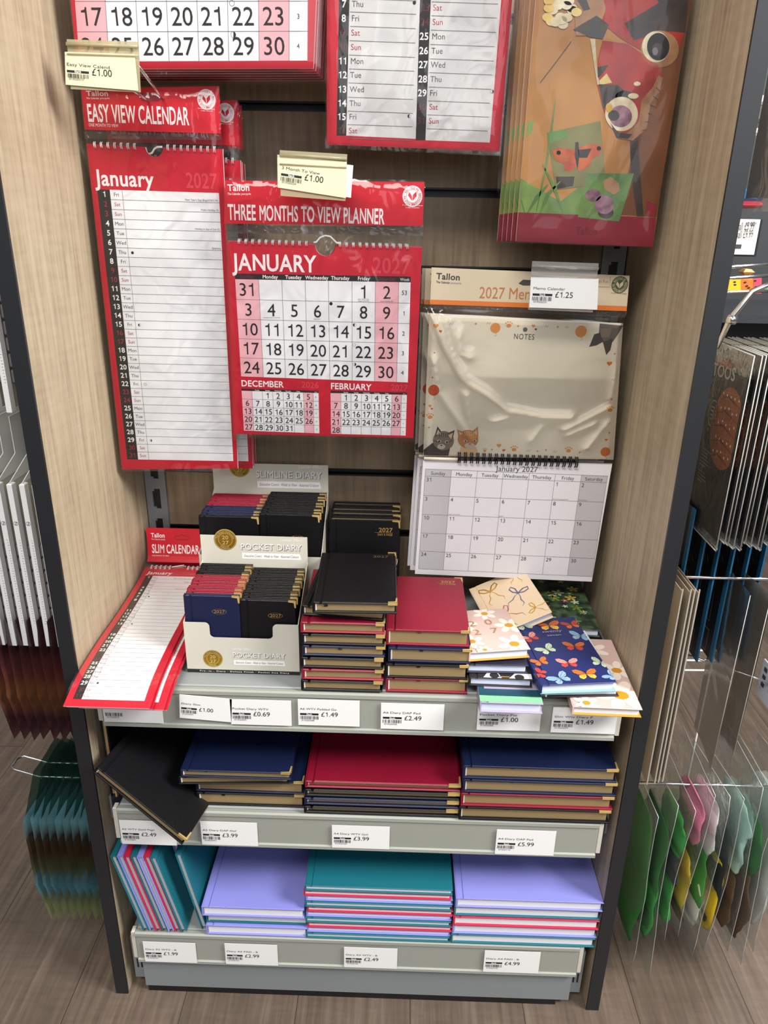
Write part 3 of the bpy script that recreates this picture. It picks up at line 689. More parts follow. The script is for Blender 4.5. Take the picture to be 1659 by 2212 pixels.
def butterfly_calendar():
    y = -0.150; P = vplane(y); r = thing('wall_calendar', 'butterfly photo wall calendar in glossy sleeve, top right beside the side panel', 'calendar', (0.27, y, 1.3))
    b = MB(); a = Art(b, lambda u, v, w: (u, y-w, v)); Z = lambda x, yy: P(1099+x*.33755, yy*.33755)
    q = [Z(200, -330), Z(1190, -330), Z(922, 1580), Z(45, 1545)]
    card(b, q, y, 0.003, 'photo_amber', 'paper')
    def pg(pts, m_, lay): a.poly([Z(*p) for p in pts], m_, lay)
    # darker right hand ground, left as a soft diagonal of nested tones
    pg([(1172, -300), (1172, -10), (945, 1390), (700, 1375), (860, 700), (1010, 100), (1010, -300)][::-1][::-1], 'photo_brown', 1)
    pg([(45, 1545), (922, 1580), (943, 1392), (62, 1360)], 'maroon_band', 3)
    # stalk on the right
    pg([(775, 880), (825, 880), (862, 1385), (820, 1385), (780, 1100)][::-1], 'photo_dark', 2); pg([(880, 1280), (945, 1310), (940, 1385), (880, 1380)][::-1], 'maroon_band', 2)
    # upper wing and eye spot
    pg([(500, -200), (1165, -200), (1130, 190), (1080, 330), (980, 440), (860, 330), (720, 250), (560, 120)][::-1], 'photo_wing', 3)
    pg([(830, -200), (1165, -200), (1130, 210), (1000, 200), (800, 260), (740, 150), (960, 20)][::-1], 'photo_dark', 4)
    def ell(x, yy, rx, ry, m_, lay):
        pg([(x+rx*math.cos(t*math.pi/14), yy-ry*math.sin(t*math.pi/14)) for t in range(28)], m_, lay)
    ell(965, 315, 122, 118, 'photo_tan', 5); ell(940, 300, 88, 100, 'photo_cream', 6); ell(955, 300, 72, 88, 'ink', 7); ell(950, 320, 36, 44, 'photo_dark', 8); ell(935, 330, 18, 26, 'line_grey', 9)
    # lower wing
    pg([(600, 260), (760, 280), (960, 420), (985, 500), (960, 590), (900, 660), (880, 830), (790, 900), (700, 880), (640, 790), (600, 690), (565, 540), (570, 380)][::-1], 'photo_wing', 5)
    pg([(960, 480), (985, 500), (960, 590), (905, 660), (882, 820), (790, 902), (700, 885), (760, 850), (830, 780), (850, 640), (920, 560)][::-1], 'photo_tan', 6)
    for t in range(6): a.line([Z(850+18*(5-t), 560+55*t), Z(885+17*(5-t), 590+48*t)], 0.0007, 'photo_dark', 7)
    pg([(565, 430), (640, 415), (610, 460), (570, 500)][::-1], 'photo_dark', 6); pg([(575, 540), (700, 545), (735, 580), (720, 620), (640, 660), (605, 700)][::-1], 'photo_dark', 6)
    pg([(575, 520), (625, 470), (660, 530), (580, 545)][::-1], 'photo_yellow', 6)
    ell(720, 730, 105, 110, 'photo_cream', 7); ell(715, 745, 72, 70, 'photo_purple', 8); ell(670, 740, 36, 34, 'photo_dark', 9); ell(640, 690, 22, 30, 'photo_yellow', 9)
    ell(740, 620, 60, 40, 'photo_dark', 6)
    pg([(650, 790), (700, 850), (790, 860), (760, 890), (690, 880)][::-1], 'photo_dark', 8)
    ell(820, 537, 22, 14, 'photo_cream', 8); ell(795, 615, 34, 18, 'photo_cream', 8)
    # furry body and the white flower
    pg([(400, -180), (560, -180), (620, 60), (560, 230), (430, 230), (420, 100)][::-1], 'photo_tan', 6); pg([(410, 190), (560, 100), (640, 160), (600, 250), (520, 240)][::-1], 'photo_dark', 7)
    pg([(520, 250), (552, 250), (560, 400), (580, 540), (565, 545), (545, 420)][::-1], 'photo_cream', 6)
    pg([(430, -10), (480, 70), (520, 60), (470, -60)][::-1], 'photo_dark', 8)
    rd = random.Random(3)
    for k in range(26):
        t = rd.random()*2*math.pi; rr = 40+rd.random()*90; ell(340+rr*math.cos(t)*0.8, 70+rr*math.sin(t), 34, 28, 'photo_cream' if rr < 95 else 'photo_yellow', 7+k % 5)
    a.line([Z(400, 265), Z(300, 400), Z(200, 530)], 0.0007, 'photo_dark', 6)
    # grasses and the two small inset photos
    for pts, wd in (([(300, 630), (270, 850), (240, 1050), (175, 1355)], .003), ([(215, 1050), (290, 1200), (350, 1365)], .004), ([(250, 1180), (180, 1260), (120, 1360)], .004), ([(330, 1160), (250, 1240), (200, 1362)], .004), ([(80, 1280), (100, 1355)], .004)):
        a.line([Z(*p) for p in pts], wd, 'photo_grass', 7, True)
    pg([(75, 1140), (140, 1180), (330, 1290), (470, 1180), (500, 1376), (68, 1358)][::-1], 'photo_green', 2)
    pg([(120, 780), (160, 770), (150, 840), (115, 880)][::-1], 'photo_green', 2)
    pg([(245, 850), (585, 775), (615, 1100), (500, 1190), (300, 1215)][::-1], 'photo_olive', 4); pg([(245, 850), (360, 825), (380, 880), (250, 920)][::-1], 'photo_grass', 5); pg([(300, 1130), (420, 1130), (410, 1190), (310, 1210)][::-1], 'photo_dark', 5)
    pg([(500, 1110), (800, 1110), (705, 1418), (440, 1390)][::-1], 'photo_green', 5)
    pg([(430, 960), (330, 945), (275, 965), (300, 1030), (355, 1050), (350, 1090), (400, 1100), (440, 1060)][::-1], 'photo_orange', 6); pg([(430, 950), (520, 920), (595, 930), (585, 985), (530, 1020), (520, 1060), (450, 1100), (430, 1050)][::-1], 'photo_orange', 6)
    pg([(425, 910), (445, 910), (450, 1000), (440, 1080), (420, 1000)][::-1], 'photo_dark', 7); pg([(440, 960), (530, 950), (500, 1010), (450, 1010)][::-1], 'photo_dark', 7)
    for p in ((318, 978), (575, 950)): ell(p[0], p[1], 14, 14, 'ink', 8)
    pg([(600, 1160), (650, 1130), (700, 1170), (710, 1220), (670, 1245), (610, 1210)][::-1], 'photo_tan', 6); ell(540, 1250, 50, 40, 'photo_purple', 7); ell(610, 1310, 60, 60, 'photo_purple', 7); ell(620, 1360, 50, 40, 'photo_dark', 6)
    p = Z(425, 1500); p2 = Z(565, 1505); a.fit('Tallon', p, p2, 0.0082, 'dark_red_ink', 4, True)
    b.build('calendar_pages', r, True)
    b = MB()
    sleeve(r, [P(1146, -110), P(1513, -110), P(1415, 535), P(1108, 524)], y-0.0005, 0.004, 5.0, 'sleeve_photo', 0.0018)
    return r
bc = butterfly_calendar()
for k, wd in enumerate(('second', 'third', 'fourth', 'last')):
    dup(bc, (0.27-0.0035*(k+1), -0.150+0.017*(k+1), 1.3-0.0006*k), 'butterfly wall calendar %s on its hook, its left sleeve edge showing' % wd, 'spare butterfly calendars')

# ---- memo calendar with kittens
mat('memo_tan', 'd8c8ac', 0.5); mat('memo_orange', 'e07a34', 0.5); mat('memo_cream', 'f3e8d2', 0.55); mat('memo_grey', 'c3bfc3', 0.7); mat('memo_white', 'e9e5ea', 0.7); mat('memo_o2', 'e89a4e', 0.6); mat('memo_red', 'd8582c', 0.6); mat('memo_text', 'c07a4a', 0.6)
mat('kit_dark', '4c4540', 0.6); mat('kit_mid', '8a7a6a', 0.6); mat('kit_pale', 'd8ccbc', 0.6); mat('kit_ginger', 'c98a54', 0.6); mat('kit_gpale', 'e8c498', 0.6); mat('kit_grey', '6a6460', 0.6); mat('memo_green', '4a5a34', 0.6)
def memo_calendar():
    y = -0.105; P = vplane(y); r = thing('memo_calendar', 'kitten memo calendar in clear sleeve with cream notes sheet over a grey January page', 'calendar', (0.21, y, 0.8))
    Z = lambda x, yy: P(860+x*.33755, 550+yy*.33755)
    b = MB(); a = Art(b, lambda u, v, w: (u, y-w, v))
    card(b, [Z(214, 82), Z(1482, 135), Z(1462, 362), Z(205, 318)], y, 0.0006, 'memo_tan')
    a.poly([Z(207, 318), Z(1462, 362), Z(1464, 330), Z(209, 288)], 'memo_orange', 1)
    brand(a, P, 942, 589, 994, 611, 'ink_soft', 'base_grey', 3)
    a.fit('2027 Memo Calendar', Z(515, 278), Z(1240, 300), 0.0138, 'memo_text', 2)
    c = Z(1418, 193); badge(a, c[0], c[1], 0.0105, 'memo_green', 'memo_tan'); a.fit('Product and packaging', Z(1362, 248), Z(1460, 253), .0012, 'ink')
    a.fit('Kitten Fun', Z(1240, 180), Z(1345, 184), 0.0040, 'memo_text'); a.line([Z(1230, 205), Z(1356, 208), Z(1358, 140)], 0.0005, 'line_grey', 2)
    a.poly([Z(770, 185), Z(800, 198), Z(880, 198), Z(880, 165), Z(800, 160)], 'kit_dark', 1)
    b.build('header_card', r, True)
    b = MB(); a = Art(b, lambda u, v, w: (u, y-w, v))
    nq = [Z(200, 375), Z(1440, 440), Z(1378, 1312), Z(160, 1288)]
    card(b, nq, y, 0.0012, 'memo_cream', 'paper')
    c = Z(813, 480); a.ring(c[0], c[1], .0018, .0030, 'line_grey', 1); a.disc(c[0], c[1], .0019, 'kit_grey', 2)
    a.fit('NOTES', Z(738, 540), Z(874, 545), 0.0070, 'ink_soft', 2, space=0.08)
    def ball(x, yy, rr, m_):
        c = Z(x, yy); a.disc(c[0], c[1], rr*.000226, m_, 1, 24); p = [Z(x+2, yy+rr), Z(x+8, yy+rr*1.5), Z(x-4, yy+rr*1.8)]; a.line(p, .0004, 'line_grey', 1)
    for v in ((622, 470, 29, 'memo_o2'), (1170, 492, 33, 'memo_o2'), (228, 868, 33, 'memo_red'), (1326, 1262, 29, 'memo_orange')): ball(*v)
    def paw(x, yy, m_, k=1.0):
        c = Z(x, yy); s_ = .0036*k; a.disc(c[0], c[1], s_, m_, 1, 16, s_*.8)
        for t in (-50, -17, 17, 50): a.disc(c[0]+s_*1.6*math.sin(math.radians(t)), c[1]+s_*1.5*math.cos(math.radians(t)), s_*.33, m_, 1, 10)
    for v in ((708, 455), (204, 1040), (1357, 995), (742, 1248), (1090, 1255), (555, 1255)): paw(v[0], v[1], 'memo_o2', 0.9 if v[0] != 555 else 0.6)
    def heart(x, yy, s_, m_):
        c = Z(x, yy); pts = []
        for k in range(20):
            t = 2*math.pi*k/20; pts.append((c[0]+s_*16*math.sin(t)**3, c[1]+s_*(13*math.cos(t)-5*math.cos(2*t)-2*math.cos(3*t)-math.cos(4*t))))
        a.poly(pts[::-1], m_, 1)
    for v in ((242, 456, .00022, 'memo_o2'), (272, 490, .00014, 'memo_red'), (866, 456, .00015, 'memo_o2'), (881, 478, .0001, 'kit_dark'), (1352, 697, .00022, 'memo_orange'), (204, 968, .00014, 'memo_o2'), (216, 986, .0001, 'memo_red'), (645, 1222, .0002, 'memo_o2'), (676, 1252, .00014, 'memo_red'), (1332, 1185, .00013, 'memo_orange')): heart(*v)
    for x, yy in ((497, 443), (768, 458), (1022, 463), (234, 628), (220, 787), (198, 1106), (1386, 635), (1365, 925), (1352, 1140), (600, 1248), (946, 1250), (1162, 1266), (892, 1258)):
        c = Z(x, yy); s_ = .0022; a.poly([(c[0]+s_*(1 if k % 2 == 0 else .3)*math.cos(k*math.pi/4), c[1]+s_*(1 if k % 2 == 0 else .3)*math.sin(k*math.pi/4)) for k in range(8)], 'memo_text', 1)
    for x, yy in ((340, 445), (580, 440), (222, 712), (950, 460), (1080, 465), (1346, 1080), (1378, 800), (835, 1255), (1210, 1250), (1005, 1262)):
        c = [Z(x-12, yy+5), Z(x-4, yy-8), Z(x+2, yy+6), Z(x+12, yy-6)]; a.line(c, .0005, 'kit_mid', 1)
    def pg(pts, m_, lay): a.poly([Z(*p) for p in pts][::-1], m_, lay)
    def el(x, yy, rx, ry, m_, lay): pg([(x+rx*math.cos(t*math.pi/10), yy+ry*math.sin(t*math.pi/10)) for t in range(20)], m_, lay)
    # dark tabby kitten, lower left
    pg([(162, 1250), (220, 1205), (255, 1180), (310, 1190), (332, 1240), (322, 1286), (164, 1282)], 'kit_dark', 2)
    el(290, 1190, 68, 62, 'kit_mid', 3); pg([(232, 1165), (252, 1098), (290, 1150)], 'kit_dark', 3); pg([(300, 1150), (362, 1122), (345, 1195)], 'kit_dark', 3); pg([(244, 1150), (255, 1118), (275, 1150)], 'kit_gpale', 4); pg([(320, 1155), (352, 1138), (340, 1180)], 'kit_gpale', 4)
    for k in range(5): a.line([Z(262+14*k, 1140), Z(266+13*k, 1168)], .0009, 'kit_dark', 4)
    for k in (-1, 1): a.line([Z(288+58*k, 1190), Z(288+30*k, 1200)], .0009, 'kit_dark', 4)
    el(262, 1193, 13, 9, 'kit_pale', 4); el(312, 1198, 13, 9, 'kit_pale', 4); el(263, 1194, 6, 7, 'ink', 5); el(312, 1199, 6, 7, 'ink', 5); el(276, 1228, 26, 17, 'kit_pale', 4); pg([(268, 1216), (284, 1217), (276, 1226)], 'kit_dark', 5)
    # ginger kitten
    pg([(398, 1240), (420, 1215), (480, 1215), (505, 1245), (515, 1288), (392, 1288)], 'kit_gpale', 2)
    el(447, 1180, 66, 60, 'kit_ginger', 3); pg([(388, 1170), (376, 1118), (430, 1140)], 'kit_ginger', 3); pg([(470, 1135), (510, 1100), (514, 1170)], 'kit_ginger', 3); pg([(394, 1155), (388, 1130), (415, 1145)], 'kit_gpale', 4); pg([(482, 1140), (504, 1118), (506, 1155)], 'kit_gpale', 4)
    el(430, 1192, 12, 8, 'kit_pale', 4); el(490, 1190, 12, 8, 'kit_pale', 4); el(431, 1193, 5, 6, 'kit_dark', 5); el(489, 1191, 5, 6, 'kit_dark', 5); el(458, 1222, 34, 18, 'kit_pale', 4); pg([(450, 1208), (468, 1208), (459, 1218)], 'memo_red', 5)
    for k in range(5): a.line([Z(425+14*k, 1130), Z(430+12*k, 1158)], .0008, 'kit_gpale', 4)
    # kitten peeking upside down, upper right
    pg([(1290, 440), (1440, 455), (1400, 520), (1372, 560), (1300, 560), (1285, 500)], 'kit_grey', 2); pg([(1290, 500), (1255, 510), (1222, 590), (1270, 580), (1315, 555)], 'kit_dark', 3); pg([(1310, 560), (1375, 535), (1358, 610), (1332, 642)], 'kit_dark', 3); pg([(1290, 470), (1370, 470), (1350, 530), (1300, 530)], 'kit_mid', 3)
    b.build('notes_sheet', r, True)
    # lower month page
    b = MB(); a = Art(b, lambda u, v, w: (u, y+0.001-w, v))
    mq = [Z(160, 1318), Z(1372, 1338), Z(1240, 2095), Z(107, 2045)]
    card(b, mq, y+0.001, 0.002, 'memo_white', 'paper')
    a.fit('January 2027', Z(627, 1386), Z(893, 1393), 0.0076, 'ink_soft', 2)
    g = [Z(172, 1418), Z(1334, 1460), Z(1242, 2062), Z(130, 2012)]
    hd = [Z(176, 1372), Z(1342, 1418), g[1], g[0]]
    cols = [k/7 for k in range(8)]
    dirv = np.array(g[1])-np.array(g[0]); dirv = tuple(dirv/np.linalg.norm(dirv))
    for c in (0, 6): lrect(a, g, cols[c], 0, cols[c+1], 1, 'memo_grey', 1); lrect(a, hd, cols[c], 0, cols[c+1], 1, 'memo_grey', 1)
    for c in cols: lline(a, g, (c, 0), (c, 1), .0004); lline(a, hd, (c, 0), (c, 1), .0004)
    for k in range(6): lline(a, g, (0, k/5), (1, k/5), .0004)
    lline(a, hd, (0, 0), (1, 0), .0004)
    for c in range(7):
        p = lerp2(hd, (cols[c]+cols[c+1])/2, 0.80); a.text(DN[c], p[0], p[1], .0049, 'ink_soft', 2, 'c', 1.0, dirv=dirv)
    for i, d in enumerate(JAN):
        if d is None: continue
        rr, c = divmod(i, 7); p = lerp2(g, cols[c]+0.008, (rr+0.27)/5); a.text(str(d), p[0], p[1], .0056, 'ink_soft', 2, 'l', 1.0, dirv=dirv)
    for c, rr, t in ((5, 0, "New Year's Day (Eng.Irl.NI.S.W)"), (6, 0, 'Public Holiday (S)'), (1, 1, 'Holiday in lieu of 2nd (S)'), (3, 1, 'Epiphany')):
        p = lerp2(g, cols[c]+0.003, (rr+0.96)/5); a.text(t, p[0], p[1], .0012, 'ink', 2, 'l', 0.95, dirv=dirv)
    b.build('month_page', r, True)
    wire_loops(r, [Z(390+k*39.3, 1296+k*1.55) for k in range(20)], y-0.001, 'wire_black', 0.0016, 0.0145, 0.0026, dep=0.004)
    b = MB(); p0, p1 = Z(165, 1300), Z(385, 1308); b.tube([(p0[0], y-0.001, p0[1]), (p1[0], y-0.001, p1[1])], 0.0028, 'memo_cream', 8); b.build('spine_rod', r, True)
    b = MB(); p0, p1 = Z(750, 1312), Z(1140, 1325); b.tube([(p0[0], y-0.0005, p0[1]), (p1[0], y-0.0005, p1[1])], 0.0018, 'wire_black', 8); b.build('spine_rod', r, True)
    # loose sleeve: front sheet with deep sharp folds running from the upper corners
    def S2(x, yy): return np.array(Z(x, yy))
    folds = [([(215, 370), (300, 560), (420, 770), (560, 850), (690, 960), (900, 1005), (1100, 1010)], .0042), ([(290, 380), (360, 640), (440, 780)], .003), ([(220, 640), (260, 850), (370, 1010), (470, 1160)], .0034), ([(430, 850), (470, 1100)], .003),
             ([(1440, 480), (1400, 700), (1350, 900)], .003), ([(1060, 1100), (1350, 940)], .003), ([(850, 1170), (910, 1090)], .002), ([(1200, 1220), (1330, 1060)], .0025), ([(600, 1040), (690, 1010), (790, 990)], .003), ([(380, 480), (400, 600), (450, 620)], .0025), ([(1080, 1135), (1250, 1060)], .0025), ([(690, 960), (700, 1020), (640, 1050)], .003)]
    segs = []
    for pts, am in folds:
        for p, q_ in zip(pts[:-1], pts[1:]): segs.append((S2(*p), S2(*q_), am))
    fq = [Z(196, 340), Z(1450, 395), Z(1376, 1330), Z(150, 1300)]
    b = MB(); nu, nv = 90, 75
    def fr(a_, c_):
        u, v = lerp2(fq, a_, 1-c_); p = np.array((u, v)); h = 0.0
        for s0, s1, am in segs:
            d = s1-s0; t = max(0, min(1, float((p-s0)@d/(d@d)))); dist = np.linalg.norm(p-s0-t*d)
            h = max(h, am*math.exp(-dist/0.0045))
        e = min(1.0, min(a_, 1-a_)*nu/3, min(c_, 1-c_)*nv/3)
        h += 0.0022*noise.noise(Vector((u*11, v*11, 2.2)))+0.006*max(0, 1-abs(c_-0.62)/0.38)*math.sin(math.pi*a_)**0.7
        return (u, y-0.0018-e*(0.003+h), v)
    b.grid(fr, nu, nv, 'sleeve_memo'); b.grid(lambda a_, c_: (lambda t: (t[0], y+0.0045, t[1]))(lerp2(fq, 1-a_, 1-c_)), 1, 1, 'sleeve_soft')
    b.build('plastic_sleeve', r, True)
    b = MB(); sq = [Z(205, 320), Z(1466, 365), Z(1450, 400), Z(198, 345)]
    b.grid(lambda a_, c_: (lambda t: (t[0], y-0.0015-0.0003*math.sin(a_*70), t[1]))(lerp2(sq, a_, 1-c_)), 40, 3, 'seam'); b.build('sealed_seam', r, True)
    return r
mc = memo_calendar()
dup(mc, (0.203, -0.088, 0.798), 'kitten memo calendar second on its hook, left edge showing behind the front one', 'spare memo calendars')
dup(mc, (0.199, -0.071, 0.797), 'kitten memo calendar last on its hook, nearest the slotted back', 'spare memo calendars')

# ---------------------------------------------------------------- hooks with price holders on the wall
def peg_hook(label, P, quad, arm, yf, mname, ang=None):
    """chrome arms from the slotted back to a clear ticket holder at depth yf"""
    c = np.mean([np.array(k) for k in quad], axis=0)
    r = thing('display_hook', label, 'hook', (c[0], yf, c[1]))
    for dx, pts in arm:
        b = MB(); b.tube([(x+dx, min(yy, -0.004), z) for x, yy, z in pts], 0.0016, 'chrome', 8)
        b.build('hook_arm', r, True)
    b = MB(); TL, TR, BR, BL = quad
    b.prism([(u, yf+0.0012, v) for u, v in (BL, BR, TR, TL)], (0, 0.0006, 0), mname)
    l0, l1 = lerp2(quad, 0.0, 0.10), lerp2(quad, 1.0, 0.10); b.tube([(l0[0], yf-0.001, l0[1]), (l1[0], yf-0.001, l1[1])], 0.0018, mname, 8)
    l0, l1 = lerp2(quad, 0.0, 0.30), lerp2(quad, 1.0, 0.28); b.tube([(l0[0], yf-0.001, l0[1]), (l1[0], yf-0.001, l1[1])], 0.0008, mname, 8)
    b.build('ticket_holder', r, True)
    return r
def hook_ticket(P, quad, yf, name, price, seed, label, mname, prm):
    b = MB(); TL, TR, BR, BL = quad; c = np.mean([np.array(k) for k in quad], axis=0)
    b.prism([(u, yf-0.0003, v) for u, v in (BL, BR, TR, TL)], (0, 0.0005, 0), mname)
    ex = np.array(BR)-np.array(BL); w_ = np.linalg.norm(ex); ex /= w_; ey = np.array([-ex[1], ex[0]]); h_ = abs((np.array(TL)-np.array(BL))@ey)
    fn = lambda u, v, q: (BL[0]+u*ex[0]+v*ey[0], yf-0.0003-q, BL[1]+u*ex[1]+v*ey[1])
    a = Art(b, fn); ticket_art(a, w_*prm, h_*0.98, name, price, seed)
    o = b.build('price_ticket', None, loc=(c[0], yf, c[1])); tag(o, label, 'price ticket')
yf = -0.185; P = vplane(yf)
A0 = atY(350, 212, -0.108)
zt_ = P(222, 96)
peg_hook('clear yellowed hook ticket holder above the easy view calendar, with arms through its header', P, [P(143, 84), P(298, 90), P(303, 199), P(152, 192)],
         [(0.0, [(P(296, 140)[0], yf+0.002, P(296, 140)[1]), tuple(atY(350, 211, -0.112)), (A0[0]+0.003, 0.0, 1.253)]), (0, [(P(280, 190)[0], yf+0.002, P(280, 190)[1]), tuple(atY(318, 215, -0.112)), (A0[0]-0.015, 0.0, 1.248)])], yf, 'holder_yellow')
hook_ticket(P, [P(140, 112), P(291, 117), P(299, 196), P(142, 183)], yf, 'Easy View Calend', '£1.00', 21, 'cream price ticket reading Easy View Calend £1.00, in the hook holder at upper left', 'ticket_cream', 1.0)
yf = -0.175; P = vplane(yf)
peg_hook('yellowed hook ticket holder above the three months planner', P, [P(604, 324), P(750, 333), P(746, 434), P(606, 423)],
         [(-0.012, [(P(678, 340)[0], yf+0.002, P(678, 340)[1]), (P(678, 340)[0], -0.1, 1.172), (P(678, 340)[0], 0.0, 1.154)]), (0.012, [(P(678, 340)[0], yf+0.002, P(678, 340)[1]), (P(678, 340)[0], -0.1, 1.172), (P(678, 340)[0], 0.0, 1.154)])], yf, 'holder_yellow')
hook_ticket(P, [P(599, 334), P(749, 350), P(747, 428), P(600, 405)], yf, '3 Month To View', '£1.00', 22, 'cream price ticket reading 3 Month To View £1.00, above the three months planner', 'ticket_cream', 1.0)
b = MB(); q = [P(720, 352), P(763, 357), P(758, 427), P(720, 421)]; b.prism([(u, yf+0.0006, v) for u, v in (q[3], q[2], q[1], q[0])], (0, 0.0004, 0), 'ticket_white')
tag(b.build('price_ticket', None, loc=(q[0][0], yf, q[0][1])), 'plain white ticket peeping out right of the 3 Month To View ticket', 'price ticket')
yf = -0.155; P = vplane(yf)
peg_hook('clear grey hook ticket holder above the kitten memo calendar', P, [P(1150, 564), P(1294, 569), P(1281, 675), P(1141, 669)],
         [(-0.012, [(P(1222, 580)[0], yf+0.002, P(1222, 580)[1]), (P(1222, 580)[0], -0.09, 1.066), (P(1222, 580)[0], 0.0, 1.056)]), (0.012, [(P(1222, 580)[0], yf+0.002, P(1222, 580)[1]), (P(1222, 580)[0], -0.09, 1.066), (P(1222, 580)[0], 0.0, 1.056)])], yf, 'holder_clear')
hook_ticket(P, [P(1147, 597), P(1293, 602), P(1290, 669), P(1143, 664)], yf, 'Memo Calendar', '£1.25', 23, 'white price ticket reading Memo Calendar £1.25', 'ticket_white', 0.96)
# ---------------------------------------------------------------- diaries
SHARE = {}
def shared(name, key, fn, parent):
    k = (name,)+key
    if k not in SHARE:
        b = MB(); fn(b); SHARE[k] = b.mesh(name)
    o = bpy.data.objects.new(name, SHARE[k]); COL.objects.link(o); o.parent = parent
    return o
def diary(label, org, ang, w, h, t, cover, page, cat='diary', bt=0.0018, inset=0.003, corner=None, art=None, akey='', ribbon=None, headband=True, group=None, axes=None, pad=0.0, back=None):
    """case-bound book. local x: spine to fore-edge, y: tail to head, z: thickness"""
    r = thing('diary', label, cat, (0, 0, 0), group)
    if axes is None:
        c, s_ = math.cos(ang), math.sin(ang); axes = ((c, s_, 0), (-s_, c, 0), (0, 0, 1))
    frame(r, org, *axes)
    ch = min(0.0007+pad, bt*0.48)
    def cov(b):
        b.box((0.0, 0, 0), (w, h, bt), back or cover, ch*0.8)
        # top board with a pressed hinge groove beside the spine
        g = 0.006+bt
        b.box((g+0.0022, 0, t-bt), (w, h, t), cover, ch)
        b.box((0.0012, 0.0002, t-bt), (g, h-0.0002, t-0.0002), cover, ch*0.7)
        b.box((g-0.0006, 0.0003, t-bt), (g+0.003, h-0.0003, t-bt*0.55), cover)
        b.box((0.0, 0.0001, bt*0.3), (bt, h-0.0001, t-bt*0.3), cover)
        if pad: b.grid(lambda a, c_: (g+0.003+(w-g-0.005)*a, 0.0015+(h-0.003)*c_, t+pad*min(1, 5*min(a, 1-a))**0.5*min(1, 5*min(c_, 1-c_))**0.5-0.0001), 14, 14, cover)
        if art:
            fn = lambda u, v, q: (u, v, t+pad*1.02+0.0001+q) ; art(Art(b, fn), w, h)
    shared('cover', (w, h, t, cover, akey, bt, pad, back), cov, r)
    shared('page_block', (w, h, t, page, bt, inset), lambda b: b.box((bt+0.0002, inset, bt+0.0001), (w-inset, h-inset, t-bt-0.0001), page), r)
    if corner:
        def co(y0, y1):
            def f(b):
                k = 0.0112*(w/0.105)**0.5; e = 0.0005; sg = 1 if y1 > y0 else -1
                n_ = 0.0014
                pts = [(w+e, y0-sg*e), (w+e, y0+sg*k), (w-n_, y0+sg*k), (w-n_*1.6, y0+sg*n_*1.6), (w-k, y0+sg*n_), (w-k, y0-sg*e)]
                if sg < 0: pts = pts[::-1]
                b.prism([(x, y, t+pad+0.0004) for x, y in pts], (0, 0, -0.0006), corner)
                ya, yb = sorted((y0-sg*e, y0+sg*0.0004)); b.box((w-k, ya, t-bt), (w+e, yb, t+pad+0.0004), corner, 0.0002)
                ya, yb = sorted((y0-sg*e, y0+sg*k)); b.box((w-0.0004, ya, t-bt), (w+e, yb, t+pad+0.0004), corner, 0.0002)
            return f
        shared('corner_guard', (w, h, t, bt, corner, 0, pad), co(0.0, h), r); shared('corner_guard', (w, h, t, bt, corner, 1, pad), co(h, 0.0), r)
    if headband:
        shared('headband', (w, h, t, bt), lambda b: b.box((bt+0.0006, inset-0.0012, bt+0.0002), (bt+0.0022, inset-0.0001, t-bt-0.0002), 'head_band'), r)
    if ribbon:
        def rb_(b):
            b.grid(lambda a, c_: (w*ribbon[0]+0.0045*a+0.002*math.sin(c_*3), inset-0.0004-0.0012*math.sin(c_*2.6), t-bt-0.0003-(t-2*bt)*ribbon[1]*c_), 2, 6, cover)
        shared('ribbon_marker', (w, t, cover)+tuple(ribbon), rb_, r)
    return r
def foil_2027(dap=True, k=1.0, dim=False, m_='gold_ink'):
    def f(a, w, h):
        a.text('2027', w-0.0105*k, h-0.0175*k, 0.0062*k, m_, 1, 'r', 1.08, True)
        if dap:
            a.rect(w-0.0105*k-0.026*k, h-0.0190*k, w-0.0105*k, h-0.0186*k, m_, 1); a.text('DAY A PAGE', w-0.0105*k, h-0.0232*k, 0.0029*k, m_, 1, 'r', 0.88, True)
    return f
CL = {'black': 'leather_black', 'navy': 'leather_navy', 'maroon': 'leather_maroon', 'deep navy': 'leather_deepnavy', 'deep maroon': 'leather_deepmaroon'}
ORD = ['bottom', 'second from bottom', 'third from bottom', 'fourth from bottom', 'fifth from bottom', 'sixth from bottom', 'seventh from bottom', 'eighth from bottom', 'ninth from bottom', 'tenth from bottom', 'eleventh']
# A6 padded stack
z = ZA+0.0002; tt = 0.0152
jit = [(-.0715, -.306, 0.0), (-.0700, -.3065, 0.004), (-.0710, -.306, -0.004), (-.0690, -.3055, 0.006), (-.0695, -.3062, 0.0), (-.0700, -.3065, 0.004)]
for i, cname in enumerate(('black', 'maroon', 'black', 'navy', 'black', 'maroon')):
    x, y, an = jit[i]
    diary('%s padded pocket diary, %s of the stack beside the pocket diary box' % (cname, ORD[i]), (x, y, z), an, 0.1025, 0.148, tt, CL[cname], 'gilt', bt=0.003, corner='gold', pad=0.0014, art=foil_2027(False), akey='w', ribbon=(0.42, 0.3) if cname == 'navy' else None, group='padded pocket diaries in the left stack')
    z += tt+0.0016
diary('black padded pocket diary lying askew under the topmost black one', (-0.0705, -0.293, z), -0.10, 0.1025, 0.148, 0.0140, 'leather_black', 'gilt', bt=0.0028, corner='gold', pad=0.0012, art=foil_2027(False), akey='w')
z += 0.0156
diary('black padded pocket diary on top of the tall stack, cover facing up', (-0.054, -0.3145, z), 0.02, 0.1010, 0.142, 0.0150, 'leather_black', 'gilt', bt=0.0028, corner='gold', pad=0.0012, art=foil_2027(False, m_='dull_foil' if mat('dull_foil', '4d4330', 0.5) else ''), akey='d', ribbon=(0.12, 0.4))
